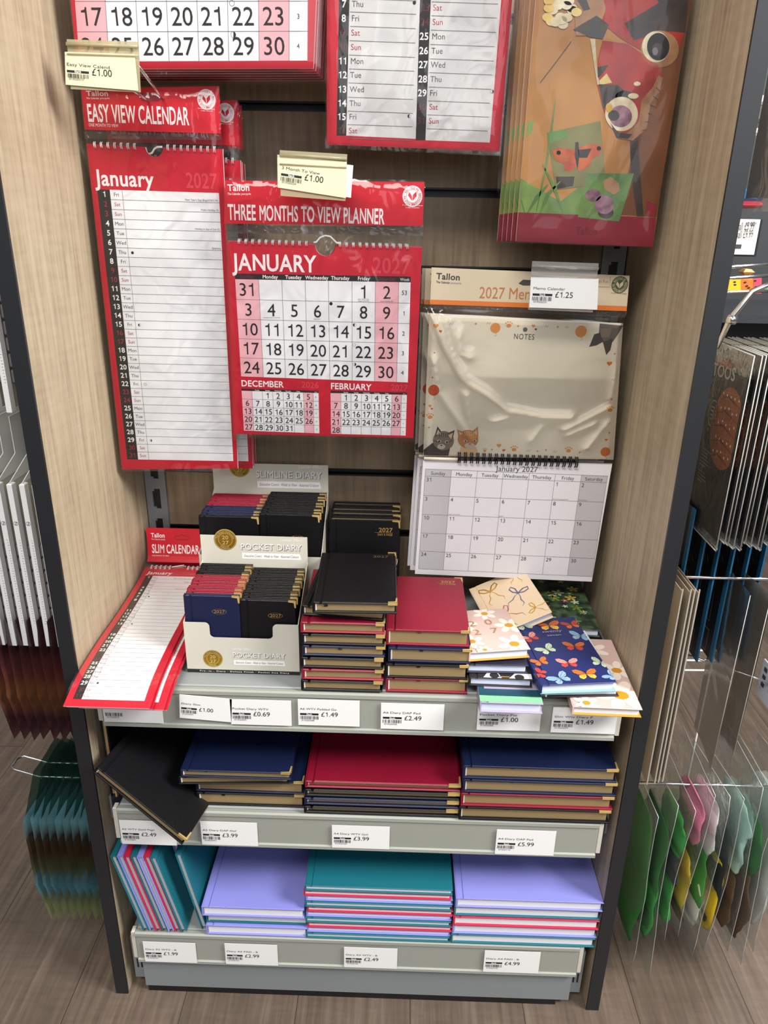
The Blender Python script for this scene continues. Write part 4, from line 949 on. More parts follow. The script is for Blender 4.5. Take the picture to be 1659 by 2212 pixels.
# A6 day a page stack
z = ZA+0.0002
for i, (cname, x, y, an, t_) in enumerate((('maroon', 0.0352, -.3035, 0.0, .0205), ('black', 0.0345, -.3038, 0.0, .0205), ('navy', 0.0375, -.2995, -0.004, .0205), ('maroon', 0.0345, -.2935, -0.008, .0225))):
    diary('%s day-a-page diary, %s of the right-hand gilt-edged stack' % (cname, ORD[i] if i < 3 else 'topmost'), (x, y, z), an, 0.103, 0.148, t_, CL[cname], 'gilt', bt=0.0026, corner='gold', art=foil_2027(True), akey='dap', ribbon=(0.36, 0.16), group='thick day-a-page diaries')
    z += t_+0.0003
# four black day a page diaries standing against the back
for i, wd in enumerate(('front', 'second', 'third', 'rearmost')):
    yy = -0.083+0.0193*i; lean = 0.09
    diary('black day-a-page diary standing behind the padded stack, %s of the four' % wd, (-0.0545+0.001*(i % 2)-0.0004*i, yy, ZA+0.0002), 0, 0.1035, 0.145+0.001*(i % 2), 0.0188, 'leather_black', 'gilt', bt=0.0026, corner='gold', art=foil_2027(True), akey='dap', axes=((1, 0, 0), (0, lean, 0.996), (0, -0.996, lean)), group='black diaries standing at the back')

# ---------------------------------------------------------------- counter display boxes
def seal(a, u, v, r):
    a.disc(u, v, r, 'seal_gold', 1, 40); a.ring(u, v, r*0.93, r*0.97, 'seal_light', 2, 40); a.ring(u, v, r*0.60, r*0.64, 'seal_light', 2, 36)
    a.text('20', u, v+r*0.05, r*0.36, 'seal_light', 3, 'c', 1.1, True); a.text('27', u, v-r*0.46, r*0.36, 'seal_light', 3, 'c', 1.1, True)
    a.arc('The Diary Collection', u, v, r*0.70, r*0.17, 'seal_light', 3, 90, True, 0.9); a.arc('TALLON', u, v, r*0.87, r*0.17, 'seal_light', 3, 270, True, 1.2, True)
def title(a, u0, u1, v, name, k=1.0):
    cap = (u1-u0)*0.105
    a.fit('Leather Effect', (u1-(u1-u0)*0.36 if k > 0 else u0, v+cap*1.5), (u1 if k > 0 else u0+(u1-u0)*0.34, v+cap*1.5), cap*0.52, 'white_ink', 2, False, 0.3)
    a.fit(name, (u0+cap*.1, v-cap*.1), (u1+cap*.1, v-cap*.1), cap, 'carton_shadow_ink', 2); a.fit(name, (u0, v), (u1, v), cap, 'white_ink', 3)
    a.poly([(u0+cap*.2, v-cap*1.55), (u1-cap*.1, v-cap*1.55), (u1-cap*.3, v-cap*.55), (u0+cap*.2, v-cap*.55)], 'white_ink', 1)
    a.fit('Executive Covers · Week to View · Assorted Colours', (u0+cap*.5, v-cap*1.25), (u1-cap*.5, v-cap*1.25), cap*.42, 'carton_shadow_ink', 2, False, 0.25)
def box_display(name_txt, label, x0, x1, yf, yb, zf, zh0, zh1, cut, strap):
    r = thing('counter_display_box', label, 'display box', ((x0+x1)/2, (yf+yb)/2, ZA+0.0002)); z0 = ZA+0.0004; th = 0.0009; xm = (x0+x1)/2; w_ = x1-x0
    b = MB(); a = Art(b, lambda u, v, q: (u, yf-q, v))
    cw = w_*0.255; cd = cut; rr = 0.006
    pts = [(x0, z0), (x1, z0), (x1, zf)]
    pts += [(x1-cw*0.72, zf)]
    pts += [(x1-cw*0.72-rr*math.sin(k*math.pi/12), zf-rr+rr*math.cos(k*math.pi/12)) for k in range(1, 7)]
    pts += [(x1-cw*0.72-rr-rr*(1-math.cos(k*math.pi/12)), zf-cd+rr*(1-math.sin(k*math.pi/12))) for k in range(1, 7)]
    pts += [(x0+(x1-p[0]), p[1]) for p in reversed(pts[3:])]
    pts += [(x0, zf)]
    b.prism([(u, yf, v) for u, v in pts], (0, th, 0), 'carton', 'carton_in')
    if strap:
        a.rect(x0, z0, x1, z0+0.0052, 'strip_black', 1); a.fit('Premium Diary · Deluxe Finish · Pocket Size Diary', (x0+w_*.11, z0+.0018), (x1-w_*.09, z0+.0018), .0019, 'paper_grey', 2, True, space=.1)
        seal(a, x0+w_*0.235, z0+0.0215, 0.0128); title(a, x0+w_*0.41, x0+w_*0.88, z0+0.0245, name_txt, -1)
    b.build('front_panel', r, True)
    b = MB()
    for xx in (x0, x1-th):
        b.prism([(xx, yb, z0), (xx, yf+th, z0), (xx, yf+th, zf), (xx, yb, zh0)] if xx == x0 else [(xx, yb, z0), (xx, yf+th, z0), (xx, yf+th, zf), (xx, yb, zh0)], (th, 0, 0), 'carton', 'carton')
    b.box((x0+th, yf+th, z0), (x1-th, yb, z0+th), 'carton_in')
    b.build('box_tray', r, True)
    b = MB(); a = Art(b, lambda u, v, q: (u, yb-q, v)); sr = 0.0152; su = x0+w_*0.235; sv = zh1-0.0062
    b.box((x0, yb, z0), (x1, yb+th, zh1), 'carton')
    title(a, x0+w_*0.37, x0+w_*0.945, zh0+(zh1-zh0)*0.47, name_txt, 1)
    b.build('header_card', r, True)
    b = MB(); a = Art(b, lambda u, v, q: (u, yb-0.0004-q, v)); b.prism([(su+sr*1.03*math.cos(k*math.pi/20), yb-0.0004, sv+sr*1.03*math.sin(k*math.pi/20)) for k in range(40)], (0, 0.0003, 0), 'seal_light'); seal(a, su, sv, sr); b.build('gold_seal', r, True)
    return r
box_display('POCKET DIARY', 'cream counter box of pocket diaries with gold seal, at the shelf front', -0.2245, -0.0775, -0.2725, -0.166, 0.6385, 0.675, 0.7135, 0.0215, True)
box_display('SLIMLINE DIARY', 'grey-cream counter box of slimline diaries standing behind the pocket diary box', -0.2345, -0.0605, -0.1450, -0.037, 0.674, 0.735, 0.7755, 0.03, False)
def oval2027(a, w, h, f=0.63, vv=0.80):
    u, v = w*f, h*vv; a.ring(u, v, .0088, .0092, 'gold_ink', 1, 32, 0.42); a.text('2027', u, v-.0022, .0044, 'gold_ink', 1, 'c', 1.1)
def row(xl, w, h, zb, y0, n, pitch, cols, what, side, first_h=None):
    cnt = {}
    for i in range(n):
        cname = cols[i]; c = cnt.get(cname, 0); cnt[cname] = c+1
        ordn = ['front', 'second', 'third', 'fourth', 'fifth', 'sixth', 'seventh', 'eighth', 'ninth', 'tenth', 'eleventh', 'twelfth', 'thirteenth', 'fourteenth'][c]
        hh = h+0.0008*((i*7) % 3-1)
        diary('%s %s, %s %s one in the %s row of its counter box' % (cname, what, ordn, cname, side), (xl+0.0007*((i*5) % 3-1), y0+i*pitch, zb), 0, w, hh, pitch-0.0004, CL[cname], 'gilt' if i else 'page_white', bt=0.0016, inset=0.0022, corner='gold', headband=False,
              art=oval2027, akey='oval', axes=((1, 0, 0), (0, 0.03, 0.9995), (0, -0.9995, 0.03)), group='%s in the %s row' % (what, side))
zb = ZA+0.0018
row(-0.2222, 0.0705, 0.1095, zb, -0.2635, 13, 0.0074, ['navy']+['maroon']*7+['black']*5, 'pocket diary', 'left')
row(-0.1508, 0.0705, 0.1050, zb, -0.2635, 13, 0.0074, ['black']*13, 'pocket diary', 'right')
row(-0.2322, 0.0840, 0.1650, zb, -0.1350, 11, 0.0084, ['black']+['navy']*4+['maroon']*6, 'slimline diary', 'left')
row(-0.1468, 0.0838, 0.1700, zb, -0.1350, 11, 0.0084, ['black']*11, 'slimline diary', 'right')

# ---------------------------------------------------------------- slim calendars sliding over the shelf front
def slim_calendar():
    prof = [(-0.030, 0.6640), (-0.0335, 0.6300), (-0.040, 0.6120), (-0.062, 0.6040), (-0.10, 0.5990), (-0.17, 0.5945), (-0.255, 0.5925), (-0.32, 0.5865), (-0.366, 0.5735)]
    P = [np.array(p) for p in prof]; L = [0]
    for p, q_ in zip(P[:-1], P[1:]): L.append(L[-1]+np.linalg.norm(q_-p))
    tot = L[-1]
    def at_s(s_):
        s_ = min(max(s_, 0), tot)
        for i in range(len(P)-1):
            if s_ <= L[i+1] or i == len(P)-2:
                t = (s_-L[i])/(L[i+1]-L[i]); i0, i3 = max(i-1, 0), min(i+2, len(P)-1)
                a, b_, c, d = P[i0], P[i], P[i+1], P[i3]
                return 0.5*((2*b_)+(c-a)*t+(2*a-5*b_+4*c-d)*t*t+(3*b_-a-3*c+d)*t**3)
    def fn(u, v, q):  # v: distance down from the top edge as negative number
        p = at_s(-v); p2 = at_s(-v+0.002); p1 = at_s(-v-0.002); t = (p2-p1)/(np.linalg.norm(p2-p1)+1e-9); n = np.array((t[1], -t[0]))
        if n[1] < 0 and n[0] > 0: n = -n
        return (-0.3478+u, p[0]+n[0]*q, p[1]+n[1]*q)
    r = thing('slim_calendar', 'red slim calendar with January list, topmost of the pile curving over the shelf front', 'calendar', (-0.30, -0.2, 0.6))
    W = 0.1035; HL = 0.056; P0 = -HL-0.012
    b = MB(); a = Art(b, fn); a.rect(0, -HL, W, 0, 'red', 0, 1, 10); a.fit('Tallon', (.007, -.017), (.029, -.017), .0062, 'white_ink', 2, True); a.fit('The Calendar people', (.007, -.0205), (.029, -.0205), .0018, 'white_ink', 2)
    a.fit('SLIM CALENDAR', (.007, -.040), (.082, -.040), .0128, 'white_ink', 2, True); a.fit('ONE MONTH TO VIEW', (.007, -.0455), (.034, -.0455), .0022, 'white_ink', 2)
    a.line([(.044, -.018), (.046, -.0145), (.052, -.0145), (.055, -.012), (.060, -.0145), (.066, -.0145), (.068, -.018), (.062, -.0195), (.048, -.0195), (.044, -.018)], .0009, 'maroon_band', 2)
    b.build('header_card', r, True)
    b = MB(); a = Art(b, fn); B0 = -(tot-0.002)
    a.rect(0, B0, W, P0, 'red_page', 0, 1, 60)
    b.grid(lambda t, c: fn(0, B0+(P0-B0)*c, -0.0016*t), 1, 60, 'red_page', False); b.grid(lambda t, c: fn(W, B0+(P0-B0)*c, -0.0016*(1-t)), 1, 60, 'red_page', False); b.grid(lambda t, c: fn(W*t, B0, -0.0016*(1-c)), 1, 1, 'pink_cell', False)
    a.fit('January', (.008, P0-.0185), (.046, P0-.0185), .0088, 'white_ink', 2, True, 0.12)
    g0 = P0-.023; g1 = B0+.0135; rh = (g0-g1)/31
    a.rect(.008, g1, .0185, g0, 'strip_black', 1, 1, 60); a.rect(.0185, g1, W-.009, g0, 'paper', 1, 1, 60); a.rect(.0262, g1, .0265, g0, 'line_grey', 2, 1, 40)
    for k in range(31):
        v = g0-k*rh; w_ = WD[k % 7]; we = w_ in ('Sat', 'Sun')
        if k: a.rect(.0185, v-.0002, W-.009, v+.0002, 'line_grey', 2)
        a.text(str(k+1), .0135, v-rh*.78, rh*.55, 'dark_red_ink' if we else 'white_ink', 2, 'c', 1.1, not we); a.text(w_, .0224, v-rh*.7, rh*.4, 'red_ink' if we else 'ink_soft', 2, 'c')
        if k in (6, 14, 28): a.disc(.030, v-rh*.5, .0014, 'ink', 2, 12)
        if k == 21: a.ring(.030, v-rh*.5, .0012, .0014, 'line_grey', 2, 16)
    for k, t in ((0, "New Year's Day (Eng.Irl.NI.S.W)"), (1, 'Public Holiday (S)'), (3, 'Holiday in lieu of 2nd (S)')): a.text(t, W-.010, g0-k*rh-rh*.8, rh*.24, 'ink', 2, 'r')
    b.build('calendar_pages', r, True)
    b = MB()
    for k in range(12):
        u = 0.011+k*0.0072
        if 0.042 < u < 0.062: continue
        for d in (-.0008, .0008): b.tube([fn(u+d, P0+0.004*math.cos(math.pi*j/6)-0.001, 0.0008+0.0022*math.sin(math.pi*j/6)) for j in range(7)], .0005, 'wire_white', 6)
    b.tube([fn(.043+.018*t, P0-.002+.005*t, .003) for t in np.linspace(0, 1, 6)], .0009, 'wire_white', 6)
    b.build('wire_binding', r, True)
    b = MB(); b.grid(lambda t, c: fn(-0.002+(W+0.004)*t, -(tot)*c*0.9995-0.0005, 0.0011+0.0007*noise.noise(Vector((t*6, c*14, 1.5)))*min(1, 8*min(t, 1-t))), 14, 70, 'sleeve_faint'); b.build('plastic_sleeve', r, True)
    return r
sc_ = slim_calendar()
for k, (wd, dx, dy, dz) in enumerate((('second', 0.0015, 0.0045, -0.0040), ('third', 0.0135, 0.009, -0.0080), ('bottom', 0.016, 0.0135, -0.0118))):
    dup(sc_, (-0.30+dx, -0.2+dy, 0.6+dz), 'red slim calendar %s in the curved pile, its edge showing under the top one' % wd, 'spare slim calendars')
# ---------------------------------------------------------------- patterned pocket and slim diaries
for n_, h_ in (('pat_pink', 'd3b6ae'), ('pat_petal', 'f0e2d6'), ('pat_mustard', 'cf9022'), ('pat_navy', '1e2a66'), ('pat_darknavy', '26283c'), ('pat_lilac', 'a99cbc'), ('pat_tealdk', '1d4a5c'), ('pat_mint', '86d29c'), ('pat_tealed', '7fb6b4'), ('pat_cream', 'ecd3b2'), ('bow_blue', '5a608c'), ('bow_red', 'b8626a'), ('bf_orange', 'd8702c'), ('bf_yellow', 'f0b83e'), ('bf_pink', 'e89a90'), ('bf_red', 'c8443c'), ('bf_blue', '8fb2d2'), ('bf_pale', 'c3d2b4'), ('pat_white', 'eeeeee'), ('pat_green', '2c3a30'), ('pat_brown_ink', 'a8825c')): mat(n_, h_, 0.4)
mat('bow_gold', 'e2b040', 0.25, 0.7); photo_mat('pat_floral', '26342c', '5a6e4c', 70, 0.4, 0.7)
def daisy(a, u, v, r, petal='pat_petal', core='pat_mustard', n=6, rot=0.0, clip=None):
    for k in range(n):
        t = rot+2*math.pi*k/n; cu, cv = u+r*.62*math.cos(t), v+r*.62*math.sin(t); pts = []
        for j in range(16):
            s_ = 2*math.pi*j/16; x = r*.42*math.cos(s_); y = r*.25*math.sin(s_)
            pu, pv = cu+x*math.cos(t)-y*math.sin(t), cv+x*math.sin(t)+y*math.cos(t)
            if clip: pu = min(max(pu, 0.0006), clip[0]-0.0006); pv = min(max(pv, 0.0006), clip[1]-0.0006)
            pts.append((pu, pv))
        a.poly(pts, petal, 1)
    pts = [(u+r*.3*math.cos(2*math.pi*k/18), v+r*.27*math.sin(2*math.pi*k/18)) for k in range(18)]
    if clip: pts = [(min(max(p, 0.0006), clip[0]-0.0006), min(max(q, 0.0006), clip[1]-0.0006)) for p, q in pts]
    a.poly(pts, core, 2)
def butterfly(a, u, v, r, m1, m2, rot=0.0, clip=None):
    def tr(pts):
        o = []
        for x, y in pts:
            pu, pv = u+r*(x*math.cos(rot)-y*math.sin(rot)), v+r*(x*math.sin(rot)+y*math.cos(rot))
            if clip: pu = min(max(pu, 0.0006), clip[0]-0.0006); pv = min(max(pv, 0.0006), clip[1]-0.0006)
            o.append((pu, pv))
        return o
    for s_ in (-1, 1):
        up = [(0, .05), (.25*s_, .45), (.65*s_, .72), (1.0*s_, .66), (.98*s_, .30), (.72*s_, .02), (.3*s_, -.08)]
        lo = [(0, .0), (.35*s_, -.08), (.68*s_, -.12), (.72*s_, -.45), (.48*s_, -.68), (.18*s_, -.5)]
        a.poly(tr(up if s_ < 0 else up)[::1 if s_ < 0 else -1], m1, 2); a.poly(tr(lo)[::1 if s_ < 0 else -1], m2, 1)
        a.line(tr([(0, .05), (.5*s_, .35), (.9*s_, .55)]), r*.025, 'strip_black', 3); a.line(tr([(0, 0), (.6*s_, .1), (.85*s_, .25)]), r*.02, 'strip_black', 3); a.line(tr([(0, -.05), (.4*s_, -.4)]), r*.02, 'strip_black', 3)
    a.line(tr([(0, .22), (0, -.3)]), r*.09, 'strip_black', 4, True)
    for s_ in (-1, 1): a.line(tr([(0, .2), (.12*s_, .42)]), r*.02, 'strip_black', 4)
z = ZA+0.0002
def art_blocks(a, w, h):
    a.rect(.0005, .001, w-.0005, .0135, 'pat_mint', 1); a.rect(.0005, .0135, w-.0005, .028, 'pat_tealdk', 1); a.rect(.0005, .028, w-.0005, .060, 'pat_lilac', 1); a.rect(.0005, .060, w-.0005, h-.001, 'pat_darknavy', 1)
    a.rect(.0004, .001, .0075, .0135, 'pat_mint', 2); a.rect(.0004, .0135, .0075, .045, 'pat_tealdk', 2)
diary('colour-block pocket diary in mint, teal and lilac overhanging the rail', (0.1500, -0.3400, z), -0.01, 0.0765, 0.105, 0.0150, 'pat_lilac', 'page_blue', art=art_blocks, akey='blk', headband=False)
z1 = z+0.0153
def art_dots(a, w, h):
    a.poly([(.017, .001), (.040, .001), (.036, .012), (.024, .014)], 'pat_white', 1); a.disc(.031, .006, .006, 'strip_black', 2, 20); a.rect(.036, .003, .050, .0045, 'pat_mustard', 1); a.poly([(.049, .001), (w-.001, .001), (w-.001, .012), (.058, .013)], 'pat_white', 1); a.disc(.062, .004, .006, 'strip_black', 2, 20); a.rect(.01, .02, w-.01, h-.01, 'pat_white', 1)
diary('black and white abstract pocket diary, third up in the patterned pile', (0.1395, -0.3075, z1), -0.02, 0.0785, 0.110, 0.0125, 'strip_black', 'page_blue', art=art_dots, akey='dots', headband=False)
z2 = z1+0.0128
def art_navy(a, w, h):
    a.text('2027', .033, .0165, .0075, 'pat_mustard', 1, 'c', 1.3, True)
diary('dark navy pocket diary with small gold 2027 under the daisy one', (0.1365, -0.2985, z2), 0.015, 0.0765, 0.106, 0.0125, 'pat_darknavy', 'page_blue', art=art_navy, akey='nv', headband=False)
def art_bw(a, w, h):
    for i in range(6): a.line([(w-.004-.004*i, .006), (w-.002-.002*i, h-.01)], .0006, 'strip_black', 1); a.line([(w-.02, .012+.014*i), (w-.001, .018+.014*i)], .0006, 'strip_black', 1)
z3 = z2+0.0160
def art_daisy(a, w, h):
    c = (w, h)
    for (u, v, r, n, ro) in ((.062, .013, .022, 6, .2), (.010, .025, .016, 6, .5), (.008, .066, .020, 6, .1), (.069, .059, .019, 6, .9), (.045, .093, .016, 6, .3), (.021, .004, .010, 6, .0)): daisy(a, u, v, r, n=n, rot=ro, clip=c)
    for t, u, v in (('2', .021, .062), ('0', .044, .064), ('2', .022, .040), ('7', .046, .042)): a.text(t, u, v, .0125, 'pat_brown_ink', 3, 'c', 1.2)
diary('pink daisy pocket diary with bronze 20 27, topmost of the left patterned pile', (0.1380, -0.2985, z3), 0.17, 0.0790, 0.1050, 0.0135, 'pat_pink', 'page_blue', art=art_daisy, akey='dsy', headband=False, back='pat_mustard')
o_ = None
# slim ones to the right
def art_daisy_slim(a, w, h):
    c = (w, h)
    for (u, v, r, n, ro) in ((.064, .027, .032, 6, .1), (.030, .045, .018, 6, .4), (.072, .082, .022, 6, .3), (.024, .092, .020, 6, .2), (.050, .130, .022, 6, .6), (.012, .140, .018, 6, .0), (.018, .008, .016, 6, .5)): daisy(a, u, v, r, n=n, rot=ro, clip=c)
diary('pink daisy slim diary at the bottom right, overhanging the rail end', (0.2620, -0.3400, z), -0.025, 0.0835, 0.160, 0.0125, 'pat_pink', 'page_white', art=art_daisy_slim, akey='dsl', headband=False, back='pat_mustard')
diary_w = diary('white slim diary with black scribbles under the butterfly one', (0.2315, -0.3250, z+0.0130), 0.075, 0.0920, 0.160, 0.0100, 'pat_white', 'page_blue', art=lambda a, w, h: [a.line([(.012+.013*k, .002), (.018+.013*k, .014), (.014+.014*k, .03)], .0010, 'strip_black', 1) for k in range(6)] and None, akey='scr', headband=False, back='strip_black')
def art_bfly(a, w, h):
    c = (w, h)
    for (u, v, r, m1, m2, ro) in ((.0625, .0190, .0150, 'bf_orange', 'bf_yellow', .05), (.0270, .0120, .0150, 'bf_blue', 'bf_blue', .5), (.0480, .0450, .0140, 'bf_pink', 'bf_red', .0), (.0130, .0500, .0120, 'bf_orange', 'bf_orange', .3), (.0060, .0240, .0110, 'bf_red', 'bf_red', 1.2), (.0900, .0430, .0130, 'bf_pale', 'bf_pale', -.5), (.0300, .0780, .0140, 'bf_pale', 'bf_pale', .5), (.0690, .0830, .0145, 'bf_orange', 'bf_red', -.1), (.0160, .1080, .0140, 'bf_pink', 'bf_red', .5), (.0860, .1080, .0150, 'bf_blue', 'bf_blue', -.3), (.0510, .1380, .0170, 'bf_orange', 'bf_yellow', .05), (.0160, .1400, .0150, 'bf_pale', 'bf_pale', .3), (.0830, .1380, .0130, 'bf_red', 'bf_orange', .2), (.0920, .0140, .0110, 'bf_blue', 'bf_blue', .8)): butterfly(a, u, v, r, m1, m2, ro, c)
    a.fit('twenty', (.036, .118), (.064, .120), .0060, 'pat_lilac', 5, False, 0.3); a.fit('seven', (.040, .109), (.060, .110), .0050, 'pat_lilac', 5, False, 0.3)
diary('navy slim diary covered in coloured butterflies, on top of the right pile', (0.2230, -0.3330, z+0.0232), 0.115, 0.0945, 0.160, 0.0135, 'pat_navy', 'page_blue', art=art_bfly, akey='bfl', headband=False, back='pat_tealed')
# green floral one flat at the back and the cream bow one leaning across
def art_floral(a, w, h):
    rd = random.Random(8)
    for k in range(26): daisy(a, .008+rd.random()*(w-.016), .008+rd.random()*(h-.016), .004+.006*rd.random(), rd.choice(['bf_pale', 'photo_yellow', 'bow_red', 'photo_grass']), rd.choice(['pat_mustard', 'pat_petal']), 5, rd.random(), (w, h))
diary('dark green floral slim diary lying behind the butterfly diary', (0.2480, -0.1760, z+0.0130), -0.03, 0.0860, 0.158, 0.0120, 'pat_floral', 'page_blue', art=art_floral, akey='flo', headband=False)
A_, B_, C_ = atY(1128, 1224, -0.085), atY(1184, 1325, -0.190), atY(1013, 1272, -0.10)
def art_bow(a, w, h):
    def bow(u, v, s_, m_, ro=0.0):
        def tr(p): return [(u+s_*(x*math.cos(ro)-y*math.sin(ro)), v+s_*(x*math.sin(ro)+y*math.cos(ro))) for x, y in p]
        for g in (-1, 1):
            a.line(tr([(0, 0), (.35*g, .55), (.75*g, .75), (.85*g, .45), (.5*g, .12), (0, 0)]), s_*.12, m_, 1, False)
            a.line(tr([(0, 0), (.25*g, -.4), (.35*g, -.8), (.7*g, -1.2), (.6*g, -1.6)]), s_*.10, m_, 1, True)
        a.disc(u, v, s_*.13, m_, 2, 12)
    bow(.030, .030, .0165, 'bow_red', .6); bow(.060, .060, .0165, 'bow_blue', -.5); bow(.026, .085, .0175, 'bow_gold', .1); bow(.070, .098, .012, 'bow_gold', -.2); bow(.070, .020, .012, 'bow_gold', 1.2)
    a.text('2027', .035, .052, .0050, 'pat_petal', 1, 'c', 1.2)
ex = (C_-A_)/np.linalg.norm(C_-A_); ey0 = (B_-A_); ey = ey0-ex*(ey0@ex); hb = np.linalg.norm(ey); ey /= hb
# spine runs along the far left edge hidden by the stack: local x from B/A edge, kept right-handed
ez = np.cross(ey, -ex); ez = ez if ez[2] > 0 else -ez
ex2, ey2 = -ex, -ey     # local x towards the right edge, local y away from the viewer
wb = 0.0865
org = A_ - ex2*wb - ey2*hb - ez*0.0118
if np.cross(ex2, ey2) @ ez < 0: raise RuntimeError('bow frame')
diary('cream pocket diary with gold, blue and pink bows, lying aslant at the back', tuple(org), 0, wb, hb, 0.0118, 'pat_cream', 'page_blue', art=art_bow, akey='bow', headband=False, axes=(tuple(ex2), tuple(ey2), tuple(ez)))

# ---------------------------------------------------------------- middle shelf: leather-look A5 and A4 diaries
z = ZB+0.0002
for i, (cname, x, y, an) in enumerate((('black', -0.2200, -0.2975, 0.0), ('deep navy', -0.2205, -0.2955, -0.006))):
    diary('%s A5 day-a-page diary, %s of the gilt-edged A5 stack' % (cname, ORD[i]), (x, y, z), an, 0.1470, 0.211, 0.0213, CL[cname], 'gilt', bt=0.0026, corner='gold', ribbon=(0.22, 0.2)); z += 0.0216
diary('black A5 diary lying askew, second from top of the A5 stack', (-0.2390, -0.3080, z), 0.05, 0.1470, 0.208, 0.0135, 'leather_black', 'gilt', bt=0.0022, corner='gold'); z += 0.0139
diary('deep navy A5 diary askew on top of the A5 stack', (-0.2350, -0.3090, z), 0.0, 0.1470, 0.208, 0.0120, 'leather_deepnavy', 'gilt', bt=0.0022, corner='gold', ribbon=(0.2, 0.2))
z = ZB+0.0002
for i, cname in enumerate(('black', 'deep navy', 'black', 'deep maroon')):
    diary('%s padded A4 diary, %s of the centre leather-look stack' % (cname, ORD[i] if i < 3 else 'topmost'), (-0.0722+0.0006*i, -0.3070+0.0012*i, z), 0.0, 0.2085, 0.292, 0.0118, CL[cname], 'gilt', bt=0.0034, inset=0.004, corner='gold', pad=0.0012, group='A4 diaries in the centre of the middle shelf'); z += 0.0134
z = ZB+0.0002
for i, (cname, x) in enumerate((('black', 0.1372), ('deep maroon', 0.1390), ('deep navy', 0.1405), ('deep navy', 0.1395))):
    diary('thick %s A4 day-a-page diary, %s of the right leather-look stack' % ('maroon' if 'maroon' in cname else 'navy' if 'navy' in cname else 'black', ORD[i] if i < 3 else 'topmost'), (x, -0.3095+0.001*i, z), 0.0, 0.2030, 0.292, 0.0217, CL[cname], 'gilt', bt=0.0030, inset=0.004, corner='gold', ribbon=((0.3, 0.15) if i != 1 else None), group='A4 day-a-page diaries'); z += 0.0221
# the big black one sliding over the rail
P1, P2 = atY(209, 1657, -0.338), atY(388, 1803, -0.362)
ex = (P2-P1)/np.linalg.norm(P2-P1); ey = np.array((-0.01, 0.97, 0.10)); ey = ey-ex*(ey@ex); ey /= np.linalg.norm(ey); ez = np.cross(ex, ey)
if ez[2] < 0: ez = -ez
diary('large black A5 diary tipped over the rail with one gold corner hanging out', tuple(P1-ez*0.012), 0, 0.149, 0.206, 0.0125, 'leather_black', 'gilt', bt=0.0026, corner='gold', axes=(tuple(ex), tuple(ey), tuple(ez)))
diary('black A5 diary standing against the left side panel behind the tipped one', (-0.3435, -0.288, ZB+0.1478), 0, 0.147, 0.205, 0.0090, 'leather_black', 'gilt', bt=0.0020, corner='gold', axes=((0.0, 0, -1), (0, 1, 0), (1, 0, 0.0)))

# ---------------------------------------------------------------- bottom shelf: cloth diaries
KL = {'teal': 'cloth_teal', 'lilac': 'cloth_lilac', 'red': 'cloth_red'}
z = ZC+0.0002
for i, (cname, x, y) in enumerate((('lilac', -0.2215, -.3080), ('teal', -0.2215, -.3035), ('lilac', -0.2250, -.3090))):
    diary('%s cloth A5 diary, %s of the three-book A5 stack' % (cname, ['bottom', 'middle', 'top'][i]), (x, y, z), 0.0, 0.1490, 0.210, 0.0188, KL[cname], 'page_white', bt=0.0026, inset=0.0025); z += 0.0191
z = ZC+0.0002
seq = ['teal', 'lilac', 'red']*3+['teal']
for i, cname in enumerate(seq):
    x = -0.0730+0.0012*((i*7) % 3-1)+(-0.004 if i == 8 else 0)
    diary('thin %s cloth A4 diary, %s of the ten-book centre pile' % (cname, ORD[i] if i < 9 else 'topmost'), (x, -0.3085+0.0008*((i*5) % 3), z), 0.0, 0.2110, 0.297, 0.0101, KL[cname], 'page_white', bt=0.0020, inset=0.0025, headband=False, group='thin A4 cloth diaries'); z += 0.0104
z = ZC+0.0002
for i, (cname, x, y) in enumerate((('teal', .1385, -.3085), ('lilac', .1400, -.3075), ('red', .1400, -.3090), ('teal', .1405, -.3075), ('lilac', .1418, -.3090))):
    diary('thick %s cloth A4 diary, %s of the right five-book stack' % (cname, ORD[i] if i < 4 else 'topmost'), (x, y, z), 0.0, 0.2100, 0.297, 0.0177, KL[cname], 'page_white', bt=0.0022, inset=0.0030, group='thick A4 cloth diaries'); z += 0.0180
# leaning row on the left
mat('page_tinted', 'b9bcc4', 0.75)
def leaner(cname, xb, tilt, y, label, zoff=0.0):
    c, s_ = math.cos(tilt), math.sin(tilt); w = 0.148; t = 0.0091
    ex = (s_, 0, -c); ez = (c, 0, s_)
    # lower fore-edge corner rests on the shelf at xb
    org = (xb-s_*w, y, ZC+0.0004+c*w+zoff)
    diary(label, org, 0, w, 0.208, t, KL[cname], 'page_tinted', bt=0.0019, inset=0.0025, axes=(ex, (0, 1, 0), ez), headband=False, group='leaning A5 cloth diaries')
tl = 0.222
for i, cname in enumerate(('teal', 'lilac', 'red', 'teal', 'lilac', 'red', 'teal')):
    leaner(cname, -0.3165+0.0094*i, tl, -0.3065+0.001*(i % 2), '%s cloth A5 diary leaning on the left panel, %s from the panel' % (cname, ['first', 'second', 'third', 'fourth', 'fifth', 'sixth', 'seventh'][i]))
leaner('lilac', -0.2492, tl-0.01, -0.262, 'lilac cloth A5 diary leaning behind the teal ones, set further back', 0.0)
leaner('red', -0.2402, tl-0.02, -0.225, 'red cloth A5 diary leaning furthest back, mostly hidden by a teal one')
leaner('teal', -0.2308, 0.19, -0.300, 'teal cloth A5 diary leaning last in the row, by the lilac stack')
